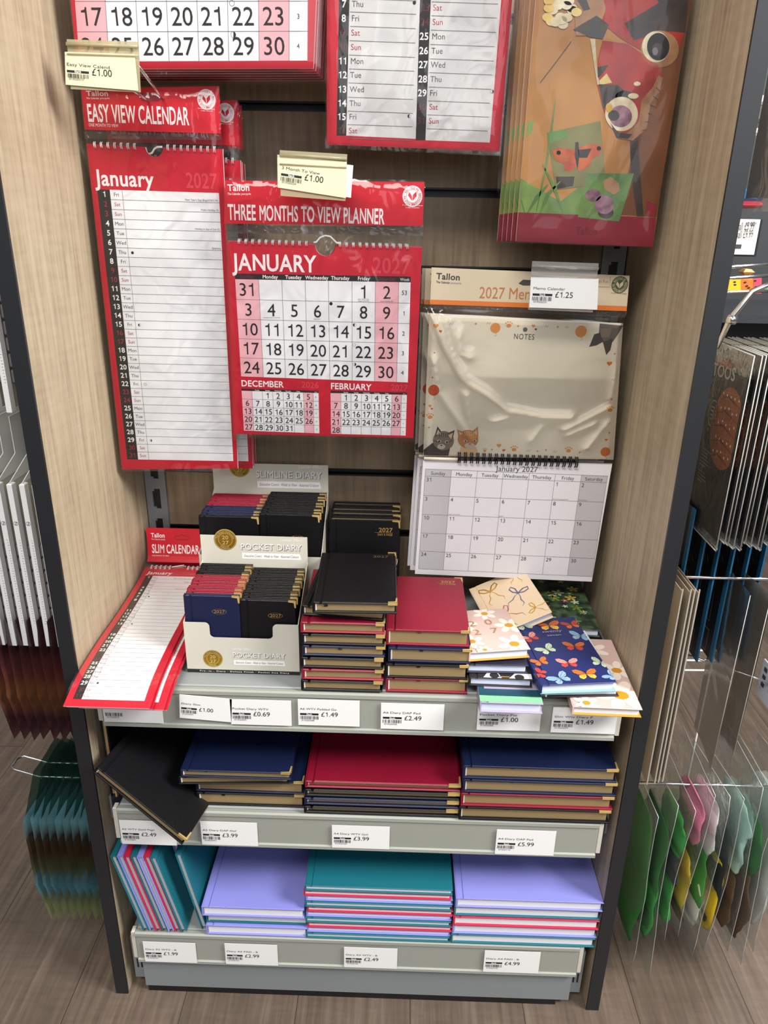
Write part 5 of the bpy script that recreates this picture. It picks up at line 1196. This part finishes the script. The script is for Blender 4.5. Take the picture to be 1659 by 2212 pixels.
# ---------------------------------------------------------------- goods hanging outside the left panel
def zramp(name, stops, rough=0.4, z0=0.0, z1=1.0, nscale=25, namp=0.25):
    """printed bands running up an object (colour belongs to the print)"""
    m_ = mat(name, None, rough); N = m_.node_tree.nodes; L = m_.node_tree.links
    tc = N.new('ShaderNodeTexCoord'); sp = N.new('ShaderNodeSeparateXYZ'); mr = N.new('ShaderNodeMapRange'); mr.inputs[1].default_value = z0; mr.inputs[2].default_value = z1
    n = N.new('ShaderNodeTexNoise'); n.inputs['Scale'].default_value = nscale; ma = N.new('ShaderNodeMath'); ma.operation = 'MULTIPLY_ADD'; ma.inputs[1].default_value = namp; ma.inputs[2].default_value = -namp/2
    ad = N.new('ShaderNodeMath'); ad.operation = 'ADD'; cr = N.new('ShaderNodeValToRGB'); el = cr.color_ramp.elements
    while len(el) < len(stops): el.new(0.5)
    for e, (p, h) in zip(el, stops): e.position = p; e.color = hexc(h)
    L.new(tc.outputs['Object'], sp.inputs[0]); L.new(sp.outputs['Z'], mr.inputs[0]); L.new(tc.outputs['Object'], n.inputs['Vector']); L.new(n.outputs['Fac'], ma.inputs[0])
    L.new(mr.outputs[0], ad.inputs[0]); L.new(ma.outputs[0], ad.inputs[1]); L.new(ad.outputs[0], cr.inputs['Fac']); L.new(cr.outputs['Color'], N['Principled BSDF'].inputs['Base Color'])
zramp('print_sea', [(0.0, 'b8c08c'), (0.22, '6e7a58'), (0.36, '5f93a4'), (0.44, '56604a'), (0.66, '4d3c28'), (0.80, '4a443c'), (0.90, '7fb0b8'), (1.0, '6ba0aa')], 0.32, 0.0, 0.21)
zramp('print_brown', [(0.0, '6d4848'), (0.2, '4c2c36'), (0.4, '8a5a3a'), (0.6, '6e3c3c'), (0.8, '43262a'), (1.0, '3a2224')], 0.32, 0.0, 0.19, 30, 0.5)
mat('pack_white', 'e9e9ea', 0.35); mat('pack_ivory', 'd2cfc0', 0.45); mat('pack_olive', '6f6a58', 0.5); mat('key_grey', '8b8684', 0.3, 0.2); mat('logo_navy', '2a3468', 0.5)
film_mat('header_green', tint='8fb0a4', rough=0.15, base=0.03, gain=0.6, bump=0.4, opaque=0.45, body='3c5c50')
def pouch(nm, label, cat, x, y0, y1, z0, z1, t, mname, group, seed, curl=0.012, header=None):
    r = thing(nm, label, cat, (x, (y0+y1)/2, z0), group)
    b = MB()
    def sheet(sg):
        def f(a, c):
            e = (max(0, 4*a*(1-a)))**0.6*(max(0, 4*c*(1-c)))**0.45
            y = y0+(y1-y0)*a; z = z0+(z1-z0)*c
            wv = 0.0018*noise.noise(Vector((c*5+seed, a*3, seed*1.7)))
            # pinched waist two fifths up gives the knobbly outline
            y += -0.004*math.exp(-((c-0.42)/0.05)**2)*(1-a)+0.006*math.sin(c*math.pi)*(-(1-a))
            return (x+sg*t/2*e+curl*(1-c)**2+wv, y, z)
        return f
    fa, fb = sheet(1), sheet(-1)
    b.grid(lambda a, c: fa(a, c), 10, 24, mname); b.grid(lambda a, c: fb(1-a, c), 10, 24, mname)
    b.build('printed_bag', r, True)
    if header:
        b = MB(); ym = (y0+y1)/2
        b.grid(lambda a, c: (x+0.001*math.sin(a*5+seed), ym+(y1-y0)*(a-0.5)*(0.95-0.5*c), z1-0.004+header*c), 4, 4, 'header_green'); b.build('hanging_header', r, True)
    return r
def prong_hook(label, xs, y, z, gap, mname='chrome', rise=0.0, r_=0.0019):
    t = thing('display_hook', label, 'hook', (xs[0], y, z))
    b = MB(); x0, x1 = xs; sg = 1 if x1 > x0 else -1
    pts = [(x0, y-gap/2, z), (x1-sg*0.045, y-gap/2, z), (x1-sg*0.008, y-gap/2, z+rise), (x1, y-gap*0.3, z+rise), (x1, y+gap*0.3, z+rise), (x1-sg*0.008, y+gap/2, z+rise), (x1-sg*0.045, y+gap/2, z), (x0, y+gap/2, z)]
    b.tube(pts, r_, mname, 8); b.build('hook_arm', t, True)
    return t
XL = -(W2+TH)
NUM = ['first', 'second', 'third', 'fourth', 'fifth', 'sixth', 'seventh', 'eighth', 'ninth', 'tenth', 'eleventh', 'twelfth', 'thirteenth']
prong_hook('chrome loop hook sticking out of the left panel through the teal bags', (XL-0.0005, -0.548), -0.165, 0.302, 0.032, 'chrome', 0.012)
for i in range(10):
    x = -0.497+0.0118*i
    pouch('printed_packet', 'teal and yellow-green printed bag on the lower left hook, %s from the hook tip' % NUM[i], 'packet', x, -0.252, -0.075, 0.084-0.0005*(i % 3), 0.286+0.002*(i % 2), 0.0095, 'print_sea', 'teal printed bags on the lower left hook', i*1.3, 0.012, 0.05)
prong_hook('chrome hook carrying the brown printed bags left of the bay', (XL-0.0005, -0.53), -0.15, 0.64, 0.02)
for i in range(8):
    x = -0.492+0.0140*i
    pouch('printed_packet', 'maroon-brown printed bag on the middle left hook, %s from the left' % NUM[i], 'packet', x, -0.258, -0.07, 0.436-0.001*(i % 3), 0.625, 0.0095, 'print_brown', 'brown printed bags left of the bay', i*2.1+7, 0.010)
def blister(x, y0, y1, z0, z1, t, label, seed, group, head=True):
    r = thing('blister_pack', label, 'packet', (x, (y0+y1)/2, z0), group)
    b = MB(); b.box((x-t/2, y0, z0), (x+t/2, y0+0.010, z1), 'pack_white', 0.0012); b.box((x-t/2+0.0015, y0+0.010, z0+0.004), (x-t/2+0.003, y1, z1), 'pack_ivory')
    a = Art(b, lambda u, v, q: (x+t/2+q, y0+u, v))
    af = Art(b, lambda u, v, q: (x+u, y0-q, v))
    for s_ in (0,):
        for k in range(34): af.rect(t*0.05, z1-0.075-0.0036*k, t*0.05+t*(0.18+0.2*((k*7) % 5)/5), z1-0.0744-0.0036*k, 'key_grey', 1)
        af.ring(0, z1-0.052, t*0.36, t*0.42, 'ink_soft', 1, 24); af.text('Z', 0, z1-0.0536, 0.0033, 'logo_navy', 1, 'c', 0.8, True, 0.25)
    b.build('card_sleeve', r, True)
    b = MB()
    for row_ in range(6):
        for col in range(4): b.box((x-t/2+0.003, y0+0.014+0.034*col, z0+0.032+0.0185*row_), (x+t/2+0.0045, y0+0.045+0.034*col, z0+0.0485+0.0185*row_), 'key_grey', 0.0022)
    b.build('blister_tray', r, True)
    if head:
        b = MB(); b.prism([(x-0.0005, y0, z1), (x-0.0005, y0+0.16, z1), (x-0.0005, y0+0.16, z1+0.07), (x-0.0005, y0+0.055, z1+0.07), (x-0.0005, y0+0.055, z1+0.022)], (0.0008, 0, 0), 'pack_ivory', 'pack_white'); b.build('hanging_card', r, True)
    return r
prong_hook('chrome hook carrying the white blister packs left of the bay', (XL-0.0005, -0.53), -0.14, 0.862, 0.02)
for i in range(6):
    blister(-0.4755+0.0155*i, -0.252, -0.09, 0.583-0.0006*(i % 2), 0.812, 0.0066, 'white blister pack with grey squares on the left hook, %s from the left' % NUM[i], i, 'white blister packs left of the bay')
prong_hook('chrome hook carrying the upper white blister packs at the left frame edge', (XL-0.0005, -0.50), -0.14, 1.18, 0.02)
for i in range(4):
    blister(-0.4440+0.0155*i, -0.252, -0.09, 0.900, 1.130, 0.0066, 'upper white blister pack at the left frame edge, %s from the left' % NUM[i], i+9, 'upper white blister packs')

# ---------------------------------------------------------------- goods hanging outside the right panel
XR = W2+TH
mat('card_black', '15161a', 0.3, coat=0.4); mat('card_edge', 'b9bab2', 0.35); mat('skin_brown', '8a5238', 0.5); mat('skin_dark', '5c3424', 0.55); mat('skin_light', 'b4785a', 0.5); mat('card_ink', 'a9a7a4', 0.6); mat('card_navy', '10151f', 0.35); mat('card_blue', '1f5a80', 0.4); mat('kraft', '9c9080', 0.5); mat('kraft_edge', 'a39c92', 0.4); mat('silver_edge', 'c9ccd0', 0.3, 0.3)
film_mat('film_crisp', rough=0.08, base=0.01, gain=0.7, bump=0.5, bscale=40, opaque=0.02, body='d8dcde')
film_mat('film_grey', tint='b8b6b0', rough=0.14, base=0.05, gain=0.7, bump=0.2, bscale=14, opaque=0.42, body='8d8a84')
film_mat('film_bag', tint='fbfdfc', rough=0.14, base=0.0, gain=0.38, bump=0.5, bscale=26, opaque=0.035, body='f8fcfb')
def tattoo_pack(x, i):
    y0, y1, z0, z1 = -0.252+0.002*(i % 3), -0.105, 0.747+0.003*((i*3) % 4), 0.985
    r = thing('tattoo_pack', 'black temporary tattoo pack with hand photo, %s from the right side panel' % NUM[i], 'packet', (x, (y0+y1)/2, z0), 'black tattoo packs on the right hook')
    b = MB(); b.box((x-0.0006, y0+0.004, z0+0.012), (x+0.0006, y1, z1-0.028), 'card_black')
    a = Art(b, lambda u, v, q: (x-0.0006-q, -u, v)); P = lambda px, py: (lambda q: (-q[1], q[2]))(atX(px, py, 0.437))
    c = P(1570, 742); a.disc(c[0], c[1], .008, 'card_ink', 1, 14, a0=math.pi, a1=2*math.pi)
    a.fit('glittering', P(1551, 765), P(1588, 782), .006, 'card_ink', 1, False, .3); a.fit('henna', P(1552, 785), P(1582, 797), .007, 'skin_light', 1, True); a.fit('TATTOOS', P(1510, 800), P(1588, 824), .0150, 'card_ink', 1, True)
    c = (0.2165, P(1588, 940)[1]); UM = 0.2455
    a.poly([(min(c[0]+.043*math.cos(k*math.pi/18), UM), c[1]+.050*math.sin(k*math.pi/18)) for k in range(36)], 'skin_brown', 1)
    for k in range(5):
        v = c[1]+.034-.018*k; a.line([(c[0]-.040+.006*abs(k-2), v-.004), (c[0]-.01, v+.004), (min(c[0]+.036-.004*abs(k-2), UM), v-.003)], .0028, 'skin_dark', 2, True); a.line([(c[0]-.034+.005*abs(k-2), v+.007), (c[0]+.02, v+.011)], .0022, 'skin_light', 2, True)
        for j in range(5): a.disc(c[0]-.022+.011*j, v+.005+.002*((j*k) % 3), .0016, 'pack_ivory', 3, 8)
    c = P(1541, 893); a.ring(c[0], c[1], .0125, .0135, 'card_ink', 1, 28, 1.25)
    for k in range(4): a.rect(c[0]-.008, c[1]+.007-.005*k, c[0]+.008, c[1]+.0082-.005*k, 'card_ink', 1)
    for k in range(10): 
        u0 = P(1512, 1000)[0]; a.rect(u0, .852-.0042*k-(.004 if k > 5 else 0), u0+.030-.004*((k*3) % 4), .8528-.0042*k-(.004 if k > 5 else 0), 'card_ink', 1)
    b.build('printed_card', r, True)
    b = MB()
    b.grid(lambda a_, c_: (x-0.0018-0.0012*noise.noise(Vector((a_*5, c_*7, i*2.1))), y1+(y0-y1)*a_, z0+(z1-z0)*c_), 10, 16, 'film_crisp'); b.grid(lambda a_, c_: (x+0.0018+0.0012*noise.noise(Vector((a_*5, c_*7, i*2.1+5))), y0+(y1-y0)*a_, z0+(z1-z0)*c_), 10, 16, 'film_crisp')
    b.tube([(x, y0, z0), (x, y0-0.0003, (z0+z1)/2), (x, y0, z1)], 0.0007, 'card_edge', 5); b.tube([(x, y0, z0), (x, y1, z0)], 0.0008, 'card_edge', 5); b.tube([(x, y0, z1), (x, y1, z1)], 0.0008, 'card_edge', 5)
    b.build('plastic_sleeve', r, True)
for i in range(13): tattoo_pack(0.437+0.0068*i+0.0015*((i*5) % 3), i)
t = thing('display_hook', 'thick chrome hook with upturned tip holding the black tattoo packs', 'hook', (0.42, -0.20, 1.0))
b = MB(); q0, q1, q2 = atY(1578, 688, -0.235), atY(1625, 630, -0.235), atY(1665, 612, -0.235)
b.tube([(XR+0.0005, -0.20, 0.992), (0.408, -0.22, 0.990), tuple(q0), tuple(q0+(q1-q0)*0.1), tuple(q1), tuple(q2), (0.60, -0.235, q2[2]+0.01)], 0.0034, 'chrome', 10)
b.build('hook_arm', t, True); b = MB(); b.tube([tuple(q0+np.array((-0.004, 0, 0))), tuple(q0+np.array((0.006, 0, -0.002)))], 0.0052, 'chrome', 12); b.build('hook_tip', t, True)
# black and blue cards below
prong_hook('chrome hook carrying the dark blue cards right of the bay', (XR+0.0005, 0.60), -0.12, 0.80, 0.02)
for i in range(6):
    x = 0.432+0.0205*i; y0, y1, z0, z1 = -0.185, -0.035, 0.545, 0.775
    r = thing('carded_toy', 'dark card with blue edge behind the brown boards, %s from the right panel' % NUM[i], 'packet', (x, (y0+y1)/2, z0), 'dark blue-edged cards')
    b = MB(); b.box((x-0.0008, y0+0.010, z0), (x+0.0008, y1, z1), 'card_navy'); b.box((x-0.0011, y0, z0), (x+0.0011, y0+0.010, z1), 'card_blue')
    a = Art(b, lambda u, v, q: (x-0.0008-q, -u, v)); yc = 0.11
    a.line([(yc-.035, z0+.05), (yc-.035, z0+.115), (yc-.02, z0+.13), (yc+.04, z0+.125), (yc+.045, z0+.05), (yc-.035, z0+.05)], .0012, 'card_ink', 1); a.line([(yc+.0, z0+.005), (yc+.0, z0+.035), (yc+.05, z0+.038), (yc+.05, z0+.005), (yc, z0+.005)], .0012, 'card_ink', 1); a.rect(yc+.008, z0+.010, yc+.042, z0+.022, 'logo_navy', 1)
    a.line([(yc-.02, z0+.16), (yc-.005, z0+.195), (yc+.03, z0+.20)], .0012, 'card_ink', 1)
    b.build('printed_card', r, True)
    b = MB(); b.grid(lambda u, v: (x-0.001-0.012*math.sin(math.pi*u)*math.sin(math.pi*v), y1-0.02+(y0-y1+0.035)*u, z0+0.14+0.075*v), 8, 8, 'film_crisp'); b.build('blister', r, True)
# kraft backed boards and clear sheets on a straight rod
def rod(label, y, z, x1, r_=0.0024):
    t = thing('display_hook', label, 'hook', (XR, y, z)); b = MB(); b.tube([(XR+0.0005, y, z), (x1, y, z)], r_, 'chrome', 10); b.build('hook_arm', t, True); return t
rod('straight chrome rod carrying the brown boards and clear sheets', -0.185, 0.678, 0.640)
for i, x in enumerate((0.4060, 0.4165, 0.4215, 0.4270)):
    r = thing('backed_sheet', 'kraft-brown board in a clear sleeve, %s from the right panel' % NUM[i], 'packet', (x, -0.18, 0.39), 'kraft boards beside the right panel')
    b = MB(); b.box((x-0.0006, -0.250, 0.386+0.002*i), (x+0.0006, -0.105, 0.690-0.002*(i % 2)), 'kraft'); b.build('board', r, True)
    b = MB(); b.box((x-0.0009, -0.2515, 0.384+0.002*i), (x+0.0009, -0.2503, 0.693), 'kraft_edge'); b.build('sleeve_edge', r, True)
for i, (x, sk, lb) in enumerate(((0.4960, 0.012, 'narrow, seen nearly edge-on'), (0.5160, 0.0, 'broad, furthest right on the rod'))):
    r = thing('clear_sheet', 'smoky grey clear plastic sheet hanging on the rod, %s' % lb, 'packet', (x, -0.2, 0.42))
    b = MB(); b.grid(lambda a, c: (x+sk*(a-0.5)+0.003*math.sin(3*a+2*c), -0.252+0.098*a, 0.412+0.275*c), 8, 14, 'film_grey'); b.build('plastic_sheet', r, True)
    b = MB(); b.tube([(x-sk*0.5, -0.252, 0.412), (x-sk*0.5+0.001, -0.252, 0.687)], 0.0005, 'card_edge', 5); b.build('sheet_edge', r, True)
# back-to-front price plate on a hook further right
t = thing('display_hook', 'chrome hook with a pale price plate seen from behind, right frame edge', 'hook', (0.56, -0.2, 0.53))
b = MB(); b.tube([(XR+0.0005, -0.05, 0.520), (0.47, -0.12, 0.522), (0.5705, -0.205, 0.527)], 0.0018, 'chrome', 8); b.build('hook_arm', t, True)
mat('plate_blue', 'ccd3e2', 0.35)
b = MB(); b.box((0.571, -0.262, 0.490), (0.573, -0.175, 0.548), 'plate_blue', 0.0006); a = Art(b, lambda u, v, q: (0.571-q, u, v)); a.text('£1.75', -0.2220, 0.510, 0.0105, 'line_grey', 1, 'c', 1.2)
for k in range(3): a.rect(-.190, .508+.012*k, -.181, .515+.012*k, 'ink_soft', 1)
b.build('price_plate', t, True)
# rack of thin wires low behind
t = thing('wire_basket', 'pale wire rack glimpsed behind the brown boards', 'rack', (0.5, 0.05, 0.3)); b = MB()
for k in range(3): b.tube([(0.40, 0.02, 0.435-0.02*k), (0.60, 0.02, 0.440-0.02*k)], 0.0017, 'wire_white', 6)
b.tube([(0.405, 0.02, 0.0), (0.405, 0.02, 0.44)], 0.002, 'wire_white', 6); b.tube([(0.595, 0.02, 0.0), (0.595, 0.02, 0.445)], 0.002, 'wire_white', 6); b.build('wire_frame', t, True)
# costume bags
rod('lower straight chrome rod carrying the clear costume bags', -0.195, 0.338, 0.690)
for n_, h_ in (('felt_green', '1d6a28'), ('felt_bright', '2f9a3c'), ('felt_pink', 'd87a9c'), ('felt_yellow', 'd8b41c'), ('felt_brown', '5c4430'), ('felt_dark', '23262a'), ('felt_white', 'd8dcd8'), ('felt_mint', 'b8dcd4')): mat(n_, h_, 0.85, bump=0.4, bscale=300)
def lump(b, x, y0, y1, z0, z1, t, mname, seed, fold=0.0018):
    yc, zc = (y0+y1)/2, (z0+z1)/2
    def f(u, v):
        th, ph = 2*math.pi*u, math.pi*(v-0.5); k = 1+0.28*noise.noise(Vector((math.cos(th)*1.6+seed, math.sin(th)*1.6, ph*1.8)))
        return (x+t/2*math.cos(ph)*math.cos(th)*k+fold*math.sin(zc*40+ph*5+seed), yc+(y1-y0)/2*math.cos(ph)**0.32*math.sin(th)*k if math.cos(ph) > 0 else yc, zc+(z1-z0)/2*math.sin(ph))
    b.grid(f, 18, 16, mname)
def costume(x, label, z0, z1, items, seed, y0=-0.262, y1=-0.125):
    tilt = 0.10*math.sin(seed*2.3); drop = 0.016*math.cos(seed*1.7)
    r = thing('costume_bag', label, 'packet', (x, (y0+y1)/2, z0))
    for k, (iy0, iy1, iz0, iz1, t, m_) in enumerate(items):
        b = MB(); lump(b, x, max(iy0, y0+0.009), iy1, max(iz0, z0+0.022), iz1, t*0.62, m_, seed+k*2.3); b.build('folded_felt', r, True)
    b = MB()
    def sh(sg):
        return lambda a, c: (x+sg*(0.0088*(4*a*(1-a))**0.5*(max(0, 4*c*(1-c)))**0.5*(1.15-0.3*c)+0.002*noise.noise(Vector((a*5+seed, c*9, sg*2.0)))*(4*a*(1-a))), y0+(y1-y0)*(a if sg > 0 else 1-a)-0.004*noise.noise(Vector((c*5, seed, 0)))*(1 if a < .5 else -1), z0+(z1-z0)*c)
    sh0 = sh
    def sh(sg):
        g = sh0(sg)
        def f(a, c):
            px, py, pz = g(a, c); aa = a if sg > 0 else 1-a
            return (px+0.004*math.sin(seed+c*4), py+tilt*(z1-pz)*0.35, pz+drop*(aa-0.5)*(1 if c > 0.5 else -1))
        return f
    b.grid(sh(1), 12, 24, 'film_bag'); b.grid(sh(-1), 12, 24, 'film_bag')
    b.build('clear_bag', r, True)
    b = MB(); e = sh(1); b.tube([e(0, k/10) for k in range(11)], 0.0004, 'silver_edge', 4); b.tube([e(k/6, 1) for k in range(7)], 0.0004, 'silver_edge', 4); b.build('bag_seam', r, True)
    return r
costume(0.4300, 'clear bag with a large dark green felt costume, next to the right panel', 0.028, 0.335, [(-0.253, -0.130, .030, .305, .015, 'felt_green')], 1.0)
costume(0.4520, 'clear bag with dark green felt and a bright folded corner, second from the panel', 0.030, 0.350, [(-0.253, -0.140, .060, .300, .012, 'felt_green'), (-0.253, -0.165, .07, .20, .010, 'felt_bright')], 2.0)
costume(0.4740, 'clear bag with bright green felt and a black piece, third from the panel', 0.085, 0.352, [(-0.253, -0.165, .095, .190, .011, 'felt_bright'), (-0.253, -0.165, .19, .235, .011, 'felt_dark'), (-0.253, -0.160, .24, .31, .010, 'felt_bright')], 3.0)
costume(0.4950, 'clear bag with pink felt above yellow felt, in the middle of the lower rod', 0.095, 0.385, [(-0.253, -0.165, .262, .345, .012, 'felt_pink'), (-0.253, -0.165, .130, .235, .012, 'felt_yellow'), (-0.253, -0.165, .10, .150, .010, 'felt_brown')], 4.0)
costume(0.5180, 'clear bag with grey and bright green felt, right of the pink and yellow one', 0.080, 0.372, [(-0.253, -0.165, .13, .250, .010, 'felt_bright'), (-0.253, -0.150, .10, .20, .009, 'felt_white'), (-0.253, -0.160, .24, .34, .010, 'felt_white')], 5.0)
costume(0.5420, 'clear bag with two yellow felt strips, right part of the lower rod', 0.068, 0.368, [(-0.253, -0.165, .085, .250, .012, 'felt_yellow'), (-0.253, -0.150, .10, .30, .008, 'felt_dark')], 6.0)
costume(0.5660, 'clear bag with mint card and dark felt, before the brown one', 0.075, 0.400, [(-0.253, -0.150, .21, .33, .008, 'felt_mint'), (-0.253, -0.150, .09, .21, .010, 'felt_brown')], 7.0)
costume(0.5900, 'clear bag with brown felt costume and green top, far right of the lower rod', 0.050, 0.375, [(-0.253, -0.140, .060, .210, .014, 'felt_brown'), (-0.253, -0.150, .20, .300, .012, 'felt_green')], 8.0)
costume(0.6160, 'clear bag with pale felt at the right frame edge', 0.070, 0.390, [(-0.253, -0.140, .10, .34, .012, 'felt_white')], 9.0)

# ---------------------------------------------------------------- display further back at upper right
mat('rack_dark', '2b2e33', 0.5); mat('box_blue', '1f5fa0', 0.3); mat('box_red', 'b02838', 0.35); mat('box_navy', '2a2d45', 0.35); mat('sign_white', 'ecebe6', 0.5); mat('melon_y', 'f2c62c', 0.4); mat('melon_o', 'f07a30', 0.4); mat('melon_p', 'e8506a', 0.4); mat('leaf_green', '58b84a', 0.5); mat('tan_toy', 'd8b078', 0.6); mat('pack_brown', '6a5f4e', 0.6)
t = thing('wall_rack', 'dark display rack further back at the upper right', 'display stand', (1.0, 0.62, 0)); b = MB(); b.box((0.42, 0.60, 0.85), (1.7, 0.63, 2.0), 'rack_dark'); b.build('rack_panel', t, True)
for xx in (0.45, 1.65):
    b = MB(); b.box((xx, 0.60, 0.0), (xx+0.03, 0.63, 0.85), 'rack_dark'); b.build('rack_leg', t, True)
b = MB(); b.box((0.42, 0.30, 0.955), (1.7, 0.60, 0.97), 'rack_dark'); b.build('rack_shelf', t, True)
P = vplane(0.28)
def flat(px0, py0, px1, py1, d, mname, nm, label, cat, y=0.28, art=None):
    P = vplane(y); p0, p1 = P(px0, py1), P(px1, py0); b = MB(); b.box((p0[0], y, p0[1]), (p1[0], y+d, p1[1]), mname, min(0.004, d*0.3))
    if art: art(Art(b, lambda u, v, q: (u, y-q-0.0002, v)), P)
    o = b.build(nm, None, loc=(p0[0], y, p0[1])); return tag(o, label, cat)
def sign_art(a, P):
    a.fit('Football £5.99', P(1572, 498), P(1629, 496), .0075, 'ink_soft', 1); a.fit('Football £9.99', P(1570, 516), P(1626, 513), .0075, 'ink_soft', 1); a.rect(P(1585, 537)[0], P(1585, 537)[1], P(1602, 528)[0], P(1602, 528)[1], 'ink_soft', 1); a.fit('RRP £6.99', P(1611, 488), P(1634, 487), .0032, 'ink_soft', 1)
P = vplane(-0.268); t = thing('price_sign', 'white hook sign reading ball £5.99 and ball £9.99, by the right panel', 'sign', (P(1610, 510)[0], -0.268, P(1610, 510)[1]))
p0, p1 = P(1560, 549), P(1643, 474); b = MB(); b.box((p0[0], -0.268, p0[1]), (p1[0], -0.2665, p1[1]), 'sign_white'); sign_art(Art(b, lambda u, v, q: (u, -0.2682-q, v)), P); b.build('sign_plate', t, True)
b = MB(); b.box((p0[0], -0.2663, p0[1]-.002), (p1[0]+.003, -0.2640, p1[1]), 'card_black'); b.build('sign_holder', t, True)
b = MB(); b.tube([(XR+0.0005, -0.262, p0[1]+.012), (p1[0], -0.262, p0[1]+.012)], 0.0018, 'chrome', 8); b.build('hook_arm', t, True)
flat(1598, 408, 1655, 434, 0.05, 'box_blue', 'toy_package', 'blue glossy package at the right frame edge', 'package', 0.26); flat(1596, 435, 1650, 449, 0.05, 'box_red', 'toy_package', 'dark red package under the blue one at the right frame edge', 'package', 0.26)
flat(1600, 205, 1662, 225, 0.04, 'sign_white', 'toy_package', 'pale piece standing in for white light at the top right frame edge', 'package', 0.27); flat(1600, 228, 1662, 262, 0.04, 'pack_brown', 'toy_package', 'brown package below the pale piece at the top right', 'package', 0.27); flat(1600, 276, 1648, 292, 0.02, 'sign_white', 'toy_package', 'small white piece standing in for a bit of light right of the panel edge', 'package', 0.27)  # both white pieces stand in for bits of bright light
for i in range(3):
    x = 0.4520+0.014*i; r = thing('hanging_packet', 'dark navy packet in clear sleeve on the upper right hook, %s from the panel' % NUM[i], 'packet', (x, -0.2, 1.1), 'navy packets at the upper right')
    b = MB(); b.box((x-0.001, -0.238, 1.150), (x+0.001, -0.12, 1.40), 'box_navy'); b.build('printed_card', r, True); b = MB(); b.box((x-0.0012, -0.242, 1.135), (x+0.0012, -0.2410, 1.41), 'silver_edge'); b.box((x-0.0015, -0.2410, 1.135), (x-0.0012, -0.118, 1.41), 'sleeve_faint'); b.build('plastic_sleeve', r, True)
def melon(a, P):
    rd = random.Random(5)
    for k in range(9): c = P(1586+rd.random()*50, 604+rd.random()*24); a.disc(c[0], c[1], .0022, 'ink', 3, 8, .0013)
    a.poly([P(1570, 634), P(1600, 634), P(1600, 598), P(1570, 598)], 'melon_y', 1); a.poly([P(1628, 634), P(1645, 634), P(1645, 598), P(1628, 598)], 'melon_p', 1)
flat(1572, 600, 1645, 632, 0.01, 'melon_o', 'toy_package', 'yellow, orange and pink melon-slice card with dark seeds', 'package', 0.05, melon)
flat(1648, 618, 1675, 632, 0.01, 'leaf_green', 'toy_package', 'bright green card at the right frame edge', 'package', 0.05); flat(1605, 582, 1632, 594, 0.02, 'tan_toy', 'toy_package', 'small tan toy above the melon-slice card', 'package', 0.06)
for k, (ya, yb) in enumerate(((578, 570), (602, 594), (632, 628))):
    p0, p1 = atY(1560, ya, -0.03), atY(1680, yb, -0.03); t = thing('display_hook', 'thin chrome rod at the right edge, %s of three above the tattoo packs' % ['top', 'middle', 'bottom'][k], 'hook', tuple(p0)); b = MB(); b.tube([(XR+0.0005, -0.03, p0[2]-0.004), tuple(p0), tuple(p1)], 0.0022, 'chrome', 8); b.build('hook_arm', t, True)
